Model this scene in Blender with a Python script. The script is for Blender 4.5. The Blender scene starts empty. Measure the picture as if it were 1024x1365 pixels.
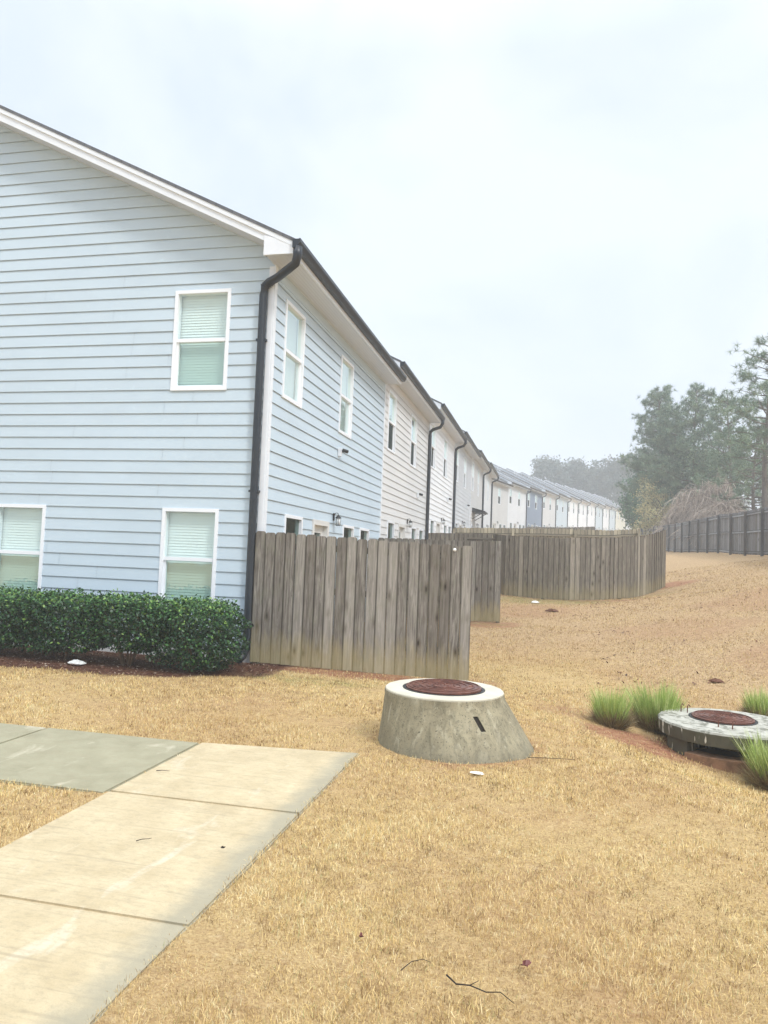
import bpy, bmesh, math, random
import numpy as np
from mathutils import Vector, Matrix
random.seed(7); rng = np.random.default_rng(11)
R = math.radians
scene = bpy.context.scene
col = scene.collection

# ------------------------------------------------------------------ helpers
class MB:
    """collects faces, with metre UVs and one random number per piece, and links them as ONE mesh object"""
    def __init__(s): s.v=[]; s.f=[]; s.uv=[]; s.r=[]; s.cur=0.5
    def vert(s,p): s.v.append(tuple(p)); s.r.append(s.cur); return len(s.v)-1
    def face(s,pts,uv=None):
        idx=[s.vert(p) for p in pts]; s.f.append(idx)
        s.uv.append(uv if uv else [(0,0)]*len(idx))
    def box(s,a,b,M=None,uo=(0,0)):
        x0,y0,z0=a; x1,y1,z1=b
        c=[(x0,y0,z0),(x1,y0,z0),(x1,y1,z0),(x0,y1,z0),(x0,y0,z1),(x1,y0,z1),(x1,y1,z1),(x0,y1,z1)]
        for q in ((0,3,2,1),(4,5,6,7),(0,1,5,4),(1,2,6,5),(2,3,7,6),(3,0,4,7)):
            pts=[c[i] for i in q]
            if q in ((0,3,2,1),(4,5,6,7)): uv=[(p[0]+uo[0],p[1]+uo[1]) for p in pts]
            elif q in ((0,1,5,4),(2,3,7,6)): uv=[(p[0]+uo[0],p[2]+uo[1]) for p in pts]
            else: uv=[(p[1]+uo[0],p[2]+uo[1]) for p in pts]
            if M is not None: pts=[M@Vector(p) for p in pts]
            s.face(pts,uv)
    def extrude(s,poly,d):
        """closed prism: poly = list of 3D points, d = extrusion vector"""
        d=Vector(d); p=[Vector(q) for q in poly]; n=len(p)
        s.face(p[::-1]); s.face([q+d for q in p])
        for i in range(n):
            j=(i+1)%n; s.face([p[i],p[j],p[j]+d,p[i]+d])
    def tube(s,path,rad,n=6,cap=True,flat=1.0):
        path=[Vector(p) for p in path]
        if not hasattr(rad,'__len__'): rad=[rad]*len(path)
        rings=[]; up=Vector((0.13,0.21,0.97))
        for i,p in enumerate(path):
            t=(path[min(i+1,len(path)-1)]-path[max(i-1,0)])
            if t.length<1e-6: t=Vector((0,0,1))
            t.normalize(); a=t.cross(up)
            if a.length<0.1: a=t.cross(Vector((1,0,0)))
            a.normalize(); b=t.cross(a).normalized(); up2=b
            rings.append([s.vert(p+(a*math.cos(k*2*math.pi/n)+b*flat*math.sin(k*2*math.pi/n))*rad[i]) for k in range(n)])
        for i in range(len(rings)-1):
            for k in range(n):
                j=(k+1)%n; s.f.append([rings[i][k],rings[i][j],rings[i+1][j],rings[i+1][k]])
                l0=i*.3; s.uv.append([(k/n,l0),((k+1)/n,l0),((k+1)/n,l0+.3),(k/n,l0+.3)])
        if cap:
            s.f.append(rings[0][::-1]); s.uv.append([(0,0)]*n); s.f.append(rings[-1]); s.uv.append([(0,0)]*n)
    def lathe(s,prof,c=(0,0,0),n=64,close=True,c2=None,jit=0):
        """prof: list of (r,z[,cx,cy])"""
        rings=[]
        for q in prof:
            r,z=q[0],q[1]; ox,oy=(q[2],q[3]) if len(q)>2 else (0,0)
            rr=[r*(1+jit*math.sin(k*3.7+z*9)*math.sin(k*1.3)) for k in range(n)]
            rings.append([s.vert((c[0]+ox+rr[k]*math.cos(2*math.pi*k/n),c[1]+oy+rr[k]*math.sin(2*math.pi*k/n),c[2]+z)) for k in range(n)])
        for i in range(len(rings)-1):
            for k in range(n):
                j=(k+1)%n; s.f.append([rings[i][k],rings[i][j],rings[i+1][j],rings[i+1][k]]); s.uv.append([(k/n,i),((k+1)/n,i),((k+1)/n,i+1),(k/n,i+1)])
        if close:
            s.f.append(rings[0][::-1]); s.uv.append([(0,0)]*n); s.f.append(rings[-1]); s.uv.append([(0,0)]*n)
    def build(s,name,mat,parent=None,smooth=False,recalc=False):
        me=bpy.data.meshes.new(name); me.from_pydata(s.v,[],s.f)
        ul=me.uv_layers.new(name='UVMap'); flat=[c for fu in s.uv for q in fu for c in q]
        if len(flat)==2*len(me.loops): ul.data.foreach_set('uv',flat)
        at=me.attributes.new('rnd','FLOAT','POINT'); at.data.foreach_set('value',s.r)
        if smooth: me.shade_smooth()
        if recalc:
            b=bmesh.new(); b.from_mesh(me); bmesh.ops.remove_doubles(b,verts=b.verts,dist=1e-5); bmesh.ops.recalc_face_normals(b,faces=b.faces); b.to_mesh(me); b.free()
            if smooth: me.shade_smooth()
        return link(name,me,mat,parent)
def link(name,me,mat,parent=None):
    o=bpy.data.objects.new(name,me); col.objects.link(o)
    if mat is not None: me.materials.append(mat)
    if parent is not None: o.parent=parent
    return o
def np_mesh(name,verts,faces_n,idx,rnd,mat,parent=None):
    """fast mesh: verts (N,3), idx flat list of loops, faces_n = corner count per face"""
    me=bpy.data.meshes.new(name); me.vertices.add(len(verts)); me.vertices.foreach_set('co',np.asarray(verts,dtype=np.float32).ravel())
    me.loops.add(len(idx)); me.loops.foreach_set('vertex_index',np.asarray(idx,dtype=np.int32))
    fn=np.asarray(faces_n,dtype=np.int32); st=np.concatenate([[0],np.cumsum(fn)[:-1]]).astype(np.int32)
    me.polygons.add(len(fn)); me.polygons.foreach_set('loop_start',st)
    try: me.polygons.foreach_set('loop_total',fn)
    except Exception: pass
    me.update(calc_edges=True)
    at=me.attributes.new('rnd','FLOAT','POINT'); at.data.foreach_set('value',np.asarray(rnd,dtype=np.float32))
    me.validate()
    return link(name,me,mat,parent)
def empty(name,loc,rz=0):
    o=bpy.data.objects.new(name,None); o.empty_display_size=.2; o.location=loc; o.rotation_euler=(0,0,rz); col.objects.link(o); return o
def tag(o,label=None,cat=None,group=None,kind=None):
    if label: o['label']=label
    if cat: o['category']=cat
    if group: o['group']=group
    if kind: o['kind']=kind
    return o

# ------------------------------------------------------------------ materials
def new_mat(name):
    m=bpy.data.materials.new(name); m.use_nodes=True; nt=m.node_tree; b=nt.nodes['Principled BSDF']; return m,nt,b
def N(nt,t,**k):
    n=nt.nodes.new(t)
    for a,v in k.items():
        if a in n.inputs.keys() if hasattr(n,'inputs') else False: n.inputs[a].default_value=v
        else: setattr(n,a,v)
    return n
def noise(nt,vec,scale,detail=4,rough=.55,dist=0):
    n=nt.nodes.new('ShaderNodeTexNoise'); n.inputs['Scale'].default_value=scale; n.inputs['Detail'].default_value=detail
    n.inputs['Roughness'].default_value=rough; n.inputs['Distortion'].default_value=dist
    if vec is not None: nt.links.new(vec,n.inputs['Vector'])
    return n.outputs['Fac']
def ramp(nt,fac,stops,interp='LINEAR'):
    n=nt.nodes.new('ShaderNodeValToRGB'); cr=n.color_ramp; cr.interpolation=interp
    while len(cr.elements)<len(stops): cr.elements.new(.5)
    for e,(p,c) in zip(cr.elements,stops):
        e.position=p; e.color=(c,c,c,1) if not hasattr(c,'__len__') else (*c,1)
    nt.links.new(fac,n.inputs['Fac']); return n.outputs['Color']
def mix(nt,a,b,fac,mode='MIX'):
    n=nt.nodes.new('ShaderNodeMix'); n.data_type='RGBA'; n.blend_type=mode
    for s,v in ((n.inputs['Factor'],fac),(n.inputs['A'],a),(n.inputs['B'],b)):
        if hasattr(v,'is_linked') or hasattr(v,'links'): nt.links.new(v,s)
        else: s.default_value=(*v,1) if hasattr(v,'__len__') else v
    return n.outputs['Result']
def mathn(nt,op,a,b=None,clamp=False):
    n=nt.nodes.new('ShaderNodeMath'); n.operation=op; n.use_clamp=clamp
    for i,v in enumerate((a,b)):
        if v is None: continue
        if hasattr(v,'links'): nt.links.new(v,n.inputs[i])
        else: n.inputs[i].default_value=v
    return n.outputs[0]
def mapping(nt,src,scale=(1,1,1),loc=(0,0,0)):
    n=nt.nodes.new('ShaderNodeMapping'); n.inputs['Scale'].default_value=scale; n.inputs['Location'].default_value=loc
    nt.links.new(src,n.inputs['Vector']); return n.outputs[0]
def coord(nt,w='Object'): return nt.nodes.new('ShaderNodeTexCoord').outputs[w]
def geopos(nt): return nt.nodes.new('ShaderNodeNewGeometry').outputs['Position']
def attr(nt,name,out='Fac'):
    n=nt.nodes.new('ShaderNodeAttribute'); n.attribute_name=name; return n.outputs[out]
def bump(nt,b,h,strength=.3,dist=.01):
    n=nt.nodes.new('ShaderNodeBump'); n.inputs['Strength'].default_value=strength; n.inputs['Distance'].default_value=dist
    nt.links.new(h,n.inputs['Height']); nt.links.new(n.outputs[0],b.inputs['Normal'])

def m_siding(name,c):
    m,nt,b=new_mat(name); p=coord(nt)
    st=noise(nt,mapping(nt,p,(.5,.5,1.2)),1.2,5,.6)
    c2=tuple(x*.93 for x in c)
    k=ramp(nt,st,[(.3,c2),(.6,c)])
    sp=ramp(nt,noise(nt,p,9,3,.7),[(.62,0),(.74,1)])
    k=mix(nt,k,tuple(min(1,x*1.12+.03) for x in c),mathn(nt,'MULTIPLY',sp,.4))
    nt.links.new(k,b.inputs['Base Color']); b.inputs['Roughness'].default_value=.55
    g=noise(nt,mapping(nt,p,(6,6,60)),3,4,.6); bump(nt,b,g,.25,.004)
    return m
SID={k:m_siding('siding_'+k,c) for k,c in dict(light_blue=(.52,.625,.705),beige=(.69,.695,.69),white=(.84,.86,.88),
     pale_grey=(.64,.67,.70),slate_blue=(.24,.30,.40),pale_blue=(.58,.67,.73),cream=(.76,.74,.62)).items()}
def m_plain(name,c,rough=.5,var=.08,scale=4,bs=0,metal=0,spec=None,coat=0):
    m,nt,b=new_mat(name); p=coord(nt); n=noise(nt,p,scale,5,.6)
    k=ramp(nt,n,[(.25,tuple(x*(1-var) for x in c)),(.75,tuple(min(1,x*(1+var)) for x in c))])
    nt.links.new(k,b.inputs['Base Color']); b.inputs['Roughness'].default_value=rough; b.inputs['Metallic'].default_value=metal
    if spec is not None: b.inputs['Specular IOR Level'].default_value=spec
    if coat: b.inputs['Coat Weight'].default_value=coat
    if bs: bump(nt,b,noise(nt,p,scale*12,4,.6),bs,.004)
    return m
M_trim=m_plain('white_trim',(.75,.79,.84),.42,.05,3)
M_vinyl=m_plain('white_vinyl',(.83,.86,.90),.35,.02,3)
M_soffit=m_plain('soffit_white',(.72,.70,.69),.6,.05,2)
def m_soffit():
    m,nt,b=new_mat('vented_soffit'); p=coord(nt)
    w=nt.nodes.new('ShaderNodeTexWave'); w.wave_type='BANDS'; w.bands_direction='X'; w.inputs['Scale'].default_value=6; nt.links.new(p,w.inputs['Vector'])
    k=ramp(nt,w.outputs['Fac'],[(.0,(.54,.57,.62)),(.12,(.64,.68,.74))]); nt.links.new(k,b.inputs['Base Color']); b.inputs['Roughness'].default_value=.6
    bump(nt,b,w.outputs['Fac'],.4,.004); return m
M_soffit=m_soffit()
M_gutter=m_plain('slate_gutter_enamel',(.017,.023,.032),.38,.15,5)
M_found=m_plain('foundation_paint',(.62,.64,.65),.8,.12,3,.3)
M_core=m_plain('dim_interior',(.25,.25,.24),.9,.1,2)
M_blind=m_plain('blind_slats',(.86,.90,.89),.5,.03,2)
M_door=m_plain('door_paint',(.66,.66,.64),.45,.04,3)
M_iron=m_plain('black_iron',(.010,.011,.013),.45,.2,10)
M_lampglass=m_plain('lamp_glass',(.75,.78,.78),.15,.02,3)
M_knob=m_plain('white_plastic',(.85,.85,.82),.3,.02,3)
def m_roof():
    m,nt,b=new_mat('asphalt_shingles'); p=coord(nt)
    br=nt.nodes.new('ShaderNodeTexBrick'); br.inputs['Scale'].default_value=1; br.inputs['Brick Width'].default_value=.3; br.inputs['Row Height'].default_value=.13
    br.inputs['Mortar Size'].default_value=.006; br.inputs['Color1'].default_value=(.06,.062,.068,1); br.inputs['Color2'].default_value=(.10,.10,.105,1); br.inputs['Mortar'].default_value=(.03,.03,.03,1)
    sw=nt.nodes.new('ShaderNodeSeparateXYZ'); nt.links.new(p,sw.inputs[0]); cb=nt.nodes.new('ShaderNodeCombineXYZ')
    nt.links.new(sw.outputs['Y'],cb.inputs['X']); nt.links.new(sw.outputs['X'],cb.inputs['Y']); nt.links.new(cb.outputs[0],br.inputs['Vector'])
    k=mix(nt,br.outputs['Color'],(.13,.13,.14),ramp(nt,noise(nt,p,40,4,.7),[(.45,0),(.8,.6)]))
    nt.links.new(k,b.inputs['Base Color']); b.inputs['Roughness'].default_value=.38; b.inputs['Specular IOR Level'].default_value=.9
    bump(nt,b,br.outputs['Fac'],-.5,.004); return m
M_roof=m_roof()
def m_glass(name,tint,base,refl=1.0,dark=0.0):
    m=bpy.data.materials.new(name); m.use_nodes=True; nt=m.node_tree; nt.nodes.clear()
    out=nt.nodes.new('ShaderNodeOutputMaterial'); tr=nt.nodes.new('ShaderNodeBsdfTransparent'); tr.inputs['Color'].default_value=(*tint,1)
    gl=nt.nodes.new('ShaderNodeBsdfGlossy'); gl.inputs['Roughness'].default_value=.02; gl.inputs['Color'].default_value=(refl*.9,refl,refl*.97,1)
    fr=nt.nodes.new('ShaderNodeLayerWeight'); fr.inputs['Blend'].default_value=.5
    fac=mathn(nt,'ADD',mathn(nt,'MULTIPLY',mathn(nt,'POWER',fr.outputs['Facing'],4.0),.95),base+.05,True)
    # slightly wavy panes
    bp=nt.nodes.new('ShaderNodeBump'); bp.inputs['Strength'].default_value=.08; bp.inputs['Distance'].default_value=.02
    nt.links.new(noise(nt,coord(nt),2.2,2,.5),bp.inputs['Height']); nt.links.new(bp.outputs[0],gl.inputs['Normal'])
    mx=nt.nodes.new('ShaderNodeMixShader'); nt.links.new(fac,mx.inputs[0]); nt.links.new(tr.outputs[0],mx.inputs[1]); nt.links.new(gl.outputs[0],mx.inputs[2])
    last=mx.outputs[0]
    if dark>0:
        df=nt.nodes.new('ShaderNodeBsdfDiffuse'); df.inputs['Color'].default_value=(.03,.04,.04,1)
        m2=nt.nodes.new('ShaderNodeMixShader'); m2.inputs[0].default_value=dark; nt.links.new(last,m2.inputs[1]); nt.links.new(df.outputs[0],m2.inputs[2]); last=m2.outputs[0]
    nt.links.new(last,out.inputs[0]); return m
M_glass=m_glass('pale_window_glass',(.92,.99,.975),.08)
M_glasslo=m_glass('screened_lower_glass',(.71,.84,.79),.13)
M_glassb=m_glass('sky_bright_glass',(.94,1,.985),.30)
M_screen=m_glass('screened_window_glass',(.50,.66,.60),.05,.7,.18)
M_screend=m_glass('dark_screened_glass',(.35,.45,.42),.02,.35,.55)

def m_wood(name,a,bcol,knots=True,stain=True,green=.5):
    m,nt,b=new_mat(name); uv=coord(nt,'UV'); rnd=attr(nt,'rnd')
    off=nt.nodes.new('ShaderNodeCombineXYZ'); nt.links.new(mathn(nt,'MULTIPLY',rnd,37.0),off.inputs['X']); nt.links.new(mathn(nt,'MULTIPLY',rnd,91.0),off.inputs['Y'])
    va=nt.nodes.new('ShaderNodeVectorMath'); va.operation='ADD'; nt.links.new(uv,va.inputs[0]); nt.links.new(off.outputs[0],va.inputs[1]); v=va.outputs[0]
    grain=noise(nt,mapping(nt,v,(30,1.6,1)),1.3,6,.75,.8)
    g2=noise(nt,mapping(nt,v,(9,1.2,1)),1.5,4,.6,1.0)
    c=ramp(nt,grain,[(.32,tuple(x*.24 for x in a)),(.47,a),(.62,bcol)])
    c=mix(nt,c,tuple(x*.62 for x in a),ramp(nt,g2,[(.45,0),(.75,.8)]))
    # each board weathered differently
    c=mix(nt,c,(.13,.11,.09),mathn(nt,'MULTIPLY',ramp(nt,rnd,[(.2,0),(1,1)]),.55))
    c=mix(nt,c,tuple(min(1,x*1.35) for x in bcol),mathn(nt,'MULTIPLY',ramp(nt,rnd,[(0,1),(.3,0)]),.45))
    sx_=nt.nodes.new('ShaderNodeSeparateXYZ'); nt.links.new(uv,sx_.inputs[0]); eg=ramp(nt,mathn(nt,'ABSOLUTE',sx_.outputs['X']),[(.056,0),(.068,.8)]); c=mix(nt,c,(.04,.034,.027),eg)  # shade of the narrow gaps painted onto the board edges
    if knots:
        vo=nt.nodes.new('ShaderNodeTexVoronoi'); vo.inputs['Scale'].default_value=1; vo.inputs['Randomness'].default_value=.95
        nt.links.new(mapping(nt,v,(7,2.8,1)),vo.inputs['Vector'])
        kn=ramp(nt,vo.outputs['Distance'],[(.07,1),(.19,0)])
        ring=ramp(nt,vo.outputs['Distance'],[(.10,0),(.17,.7),(.34,0)])
        pick=ramp(nt,vo.outputs['Color'],[(.45,0),(.5,1)])
        c=mix(nt,c,(.10,.08,.06),mathn(nt,'MULTIPLY',ring,mathn(nt,'MULTIPLY',pick,.8)))
        c=mix(nt,c,(.035,.026,.02),mathn(nt,'MULTIPLY',kn,pick))
    if stain:
        s=nt.nodes.new('ShaderNodeSeparateXYZ'); nt.links.new(uv,s.inputs[0])
        h=mathn(nt,'ADD',s.outputs['Y'],mathn(nt,'MULTIPLY',noise(nt,mapping(nt,v,(7,1.5,1)),1.3,4,.6),.7))
        lo=ramp(nt,mathn(nt,'MULTIPLY',h,.6),[(.30,1),(.50,0)])
        c=mix(nt,c,(.40,.33,.14),mathn(nt,'MULTIPLY',lo,green*.9))
        mo=ramp(nt,noise(nt,mapping(nt,v,(5,2,1)),2.2,4,.6),[(.5,0),(.7,1)])
        c=mix(nt,c,(.20,.21,.13),mathn(nt,'MULTIPLY',mo,.25))
    nt.links.new(c,b.inputs['Base Color']); b.inputs['Roughness'].default_value=.85; b.inputs['Specular IOR Level'].default_value=.2
    bump(nt,b,grain,.5,.004); return m
M_fence=m_wood('weathered_pine_boards',(.175,.158,.138),(.33,.305,.27))
M_fence2=m_wood('weathered_brown_boards',(.175,.155,.128),(.32,.285,.235),green=.3)
M_rail=m_wood('weathered_rail',(.36,.32,.23),(.46,.41,.30),False,False)
M_dark=m_wood('grey_stained_boards',(.22,.225,.235),(.31,.315,.33),True,False)
M_drail=m_wood('grey_stained_rails',(.28,.30,.33),(.36,.38,.41),False,False)
M_dpost=m_wood('grey_stained_posts',(.09,.095,.105),(.13,.135,.145),False,False)

# grass straw palette by random number
def m_straw():
    m,nt,b=new_mat('dormant_grass_blades'); r=attr(nt,'rnd')
    c=ramp(nt,r,[(0,(.10,.055,.02)),(.18,(.36,.23,.08)),(.5,(.68,.50,.205)),(.8,(.84,.66,.33)),(.93,(.92,.80,.52)),(1,(.30,.32,.12))])
    big=noise(nt,geopos(nt),.55,4,.6); big2=noise(nt,geopos(nt),3.5,3,.6)
    c=mix(nt,c,(.44,.27,.12),ramp(nt,big,[(.44,0),(.68,.45)])); sy=nt.nodes.new('ShaderNodeSeparateXYZ'); nt.links.new(geopos(nt),sy.inputs[0]); c=mix(nt,c,(.42,.28,.145),ramp(nt,mathn(nt,'MULTIPLY',sy.outputs['Y'],.04),[(.36,0),(.60,.5)]))
    c=mix(nt,c,(.38,.36,.14),ramp(nt,big2,[(.58,0),(.8,.30)]))
    nt.links.new(c,b.inputs['Base Color']); b.inputs['Roughness'].default_value=.7; b.inputs['Specular IOR Level'].default_value=.25
    return m
M_straw=m_straw()
def m_ground():
    m,nt,b=new_mat('lawn_and_clay'); p=geopos(nt)
    fine=noise(nt,p,75,6,.75); mid=noise(nt,p,14,5,.7); big=noise(nt,p,.5,5,.6); str_=noise(nt,mapping(nt,p,(60,120,60)),1.0,4,.7,.8)
    c=ramp(nt,fine,[(.30,(.21,.13,.06)),(.46,(.43,.30,.14)),(.6,(.56,.41,.20)),(.78,(.68,.53,.29))])
    c=mix(nt,c,(.66,.50,.27),ramp(nt,str_,[(.5,0),(.62,.65)]))
    c=mix(nt,c,(.32,.20,.10),ramp(nt,mid,[(.5,0),(.72,.6)]))
    c=mix(nt,c,(.36,.20,.11),ramp(nt,big,[(.42,0),(.66,.45)]))
    soil=attr(nt,'soil'); hill=attr(nt,'hill'); moss=attr(nt,'moss'); mulch=attr(nt,'mulch')
    hc=ramp(nt,noise(nt,p,26,6,.75),[(.34,(.15,.08,.045)),(.48,(.39,.265,.15)),(.66,(.56,.42,.26))])
    hc=mix(nt,hc,(.60,.45,.27),ramp(nt,str_,[(.5,0),(.66,.6)]))
    c=mix(nt,c,hc,mathn(nt,'MULTIPLY',hill,.85))
    sc=ramp(nt,noise(nt,p,30,6,.75),[(.3,(.14,.055,.03)),(.5,(.29,.13,.075)),(.75,(.42,.24,.15))])
    sf=mathn(nt,'MULTIPLY',soil,ramp(nt,noise(nt,p,7,5,.7),[(.25,.45),(.55,1)]))
    c=mix(nt,c,sc,sf)
    mc=ramp(nt,noise(nt,p,60,5,.75),[(.35,(.035,.015,.009)),(.55,(.12,.05,.03)),(.72,(.26,.15,.10))])
    c=mix(nt,c,mc,mulch)
    c=mix(nt,c,(.19,.21,.06),mathn(nt,'MULTIPLY',moss,ramp(nt,noise(nt,p,5,5,.7),[(.35,0),(.6,.8)])))
    nt.links.new(c,b.inputs['Base Color']); b.inputs['Roughness'].default_value=.95; b.inputs['Specular IOR Level'].default_value=.1
    c=mix(nt,c,(.17,.10,.05),ramp(nt,noise(nt,p,9,6,.75),[(.54,0),(.72,.55)])); c=mix(nt,c,(.72,.58,.36),ramp(nt,noise(nt,mapping(nt,p,(1,1,1),(7,3,1)),13,6,.75),[(.56,0),(.72,.5)]))
    nt.links.new(c,b.inputs['Base Color']); h=mathn(nt,'ADD',mathn(nt,'MULTIPLY',fine,.5),mathn(nt,'MULTIPLY',mid,.9)); bump(nt,b,h,.7,.035); return m
M_ground=m_ground()
def m_conc(name,c1,c2,streak=False,edge=False,pits=False,marks=False,drip=False):
    m,nt,b=new_mat(name); p=coord(nt)
    fine=noise(nt,p,160,4,.7); mid=noise(nt,p,5,6,.65,.4); big=noise(nt,p,1.3,5,.6)
    c=ramp(nt,mid,[(.3,c1),(.65,c2)])
    c=mix(nt,c,tuple(x*.72 for x in c1),ramp(nt,fine,[(.5,0),(.75,.5)]))
    c=mix(nt,c,tuple(min(1,x*1.2) for x in c2),ramp(nt,big,[(.5,0),(.75,.5)]))
    sx=nt.nodes.new('ShaderNodeSeparateXYZ'); nt.links.new(p,sx.inputs[0])
    if marks:
        w=noise(nt,mapping(nt,p,(2.2,.8,1)),2.1,5,.55,.7); c=mix(nt,c,(.66,.60,.47),ramp(nt,w,[(.60,0),(.70,.55)]))
        l=noise(nt,mapping(nt,p,(1.0,26,1)),1.2,3,.6,.3); c=mix(nt,c,(.30,.25,.17),ramp(nt,l,[(.56,0),(.74,.5)])); c=mix(nt,c,(.33,.28,.19),ramp(nt,noise(nt,mapping(nt,p,(.6,1.3,1)),26,6,.85),[(.48,0),(.72,.75)]))
    if edge: # grimy strip along the lawn-side edge
        e=mathn(nt,'ADD',sx.outputs['X'],mathn(nt,'MULTIPLY',noise(nt,p,7,5,.7),.22)); g=ramp(nt,mathn(nt,'ADD',e,2.3),[(.80,0),(.93,1)])
        c=mix(nt,c,(.30,.28,.21),mathn(nt,'MULTIPLY',g,.75))
    if pits:
        c=mix(nt,c,(.13,.12,.08),ramp(nt,noise(nt,mapping(nt,p,(5,5,1.3)),1.7,6,.7,.8),[(.46,0),(.66,.75)])); c=mix(nt,c,(.45,.42,.31),ramp(nt,noise(nt,mapping(nt,p,(9,9,2.0)),1.4,5,.7,1.2),[(.55,0),(.68,.7)])); c=mix(nt,c,(.12,.11,.075),ramp(nt,noise(nt,p,34,4,.7),[(.52,0),(.68,.6)]))
        c=mix(nt,c,(.06,.055,.04),ramp(nt,noise(nt,p,70,3,.55),[(.63,0),(.67,.85)])); c=mix(nt,c,(.40,.37,.28),ramp(nt,noise(nt,mapping(nt,p,(1,1,.5)),11,6,.75,.5),[(.56,0),(.72,.5)]))
        s=noise(nt,mapping(nt,p,(14,14,1.4)),1.2,5,.6); c=mix(nt,c,(.50,.47,.38),ramp(nt,s,[(.62,0),(.72,.5)]))
        lo=mathn(nt,'ADD',sx.outputs['Z'],mathn(nt,'MULTIPLY',noise(nt,p,6,4,.6),.2)); c=mix(nt,c,(.20,.19,.14),ramp(nt,lo,[(.05,.7),(.26,0)]))
    if drip:
        s=noise(nt,mapping(nt,p,(13,13,1.6)),1.3,4,.6); up=ramp(nt,nt_normal_z(nt),[(.4,1),(.8,0)])
        c=mix(nt,c,(.055,.05,.03),mathn(nt,'MULTIPLY',up,.93)); c=mix(nt,c,(.70,.68,.60),mathn(nt,'MULTIPLY',up,ramp(nt,s,[(.60,0),(.64,.9)])))
        sp=noise(nt,p,9,6,.7,.5); c=mix(nt,c,(.09,.09,.06),ramp(nt,sp,[(.5,0),(.6,.8)]))
    nt.links.new(c,b.inputs['Base Color']); b.inputs['Roughness'].default_value=.82 if not drip else .7; b.inputs['Specular IOR Level'].default_value=.3
    bump(nt,b,mathn(nt,'ADD',fine,mathn(nt,'MULTIPLY',mid,.6)),.35,.004); return m
def nt_normal_z(nt):
    g=nt.nodes.new('ShaderNodeNewGeometry'); s=nt.nodes.new('ShaderNodeSeparateXYZ'); nt.links.new(g.outputs['True Normal'],s.inputs[0]); return s.outputs['Z']
M_walk=m_conc('tan_concrete',(.45,.365,.225),(.57,.475,.31),edge=True,marks=True)
M_walk2=m_conc('grey_green_concrete',(.265,.25,.165),(.345,.325,.225),marks=True)
M_cone=m_conc('pitted_concrete',(.235,.205,.135),(.34,.305,.205),pits=True)
M_rim=m_conc('pale_concrete',(.50,.475,.38),(.62,.59,.49))
M_inlet=m_conc('stained_concrete',(.36,.355,.30),(.50,.49,.43),drip=True)
M_clay=m_plain('clay_brick_ledge',(.27,.15,.085),.9,.55,9,.9)
M_void=m_plain('dark_silt_and_slot_shade',(.02,.015,.01),.9,.3,6)  # silt in the drain, painted shade inside the cone slot
def m_rust():
    m,nt,b=new_mat('rusty_cast_iron'); p=coord(nt)
    c=ramp(nt,noise(nt,p,14,6,.7),[(.3,(.07,.025,.018)),(.55,(.16,.06,.04)),(.75,(.26,.12,.08))])
    nt.links.new(c,b.inputs['Base Color']); b.inputs['Roughness'].default_value=.38; b.inputs['Metallic'].default_value=.25
    bump(nt,b,noise(nt,p,60,4,.7),.4,.003); return m
M_rust=m_rust()
def m_leaf(name,stops,rough=.4,spec=.5,trans=0):
    m,nt,b=new_mat(name); r=attr(nt,'rnd'); c=ramp(nt,r,stops)
    nt.links.new(c,b.inputs['Base Color']); b.inputs['Roughness'].default_value=rough; b.inputs['Specular IOR Level'].default_value=spec
    if trans: b.inputs['Subsurface Weight'].default_value=0
    return m
M_hedge=m_leaf('glossy_hedge_leaves',[(0,(.006,.022,.010)),(.5,(.014,.058,.018)),(.85,(.07,.19,.045)),(1,(.22,.36,.09))],.42,.4)  # palest leaf tones paint in the bright highlights
M_pine=m_leaf('pine_needles',[(0,(.08,.135,.09)),(.6,(.17,.25,.165)),(1,(.30,.38,.24))],.6,.3)
M_ever=m_leaf('evergreen_foliage',[(0,(.03,.09,.05)),(.6,(.07,.18,.09)),(1,(.14,.27,.13))],.6,.3)
M_tan=m_leaf('tan_spring_foliage',[(0,(.38,.34,.17)),(.6,(.58,.53,.29)),(1,(.74,.70,.44))],.7,.2)
M_dull=m_leaf('dull_woodland_foliage',[(0,(.05,.075,.07)),(1,(.12,.15,.13))],.7,.2)
M_clump=m_leaf('ornamental_grass',[(0,(.12,.085,.04)),(.3,(.46,.37,.20)),(.42,(.22,.30,.07)),(.75,(.40,.52,.13)),(1,(.66,.72,.32))],.6,.3)
M_bark=m_plain('bark',(.12,.10,.085),.9,.3,8,.6)
M_stem=m_plain('hedge_stems',(.20,.13,.08),.9,.3,10,.4)
M_vine=m_leaf('bare_vines',[(0,(.20,.16,.135)),(.5,(.42,.35,.30)),(1,(.66,.57,.49))],.9,.1)
M_litter=m_leaf('dead_leaves',[(0,(.05,.02,.012)),(.5,(.13,.055,.03)),(1,(.25,.13,.07))],.7,.3)
M_scrap=m_plain('white_scrap',(.82,.83,.80),.5,.05,9)
M_red=m_plain('red_dead_leaf',(.11,.018,.012),.5,.3,20)
M_twig=m_plain('twig_bark',(.022,.014,.011),.8,.3,20)

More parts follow.
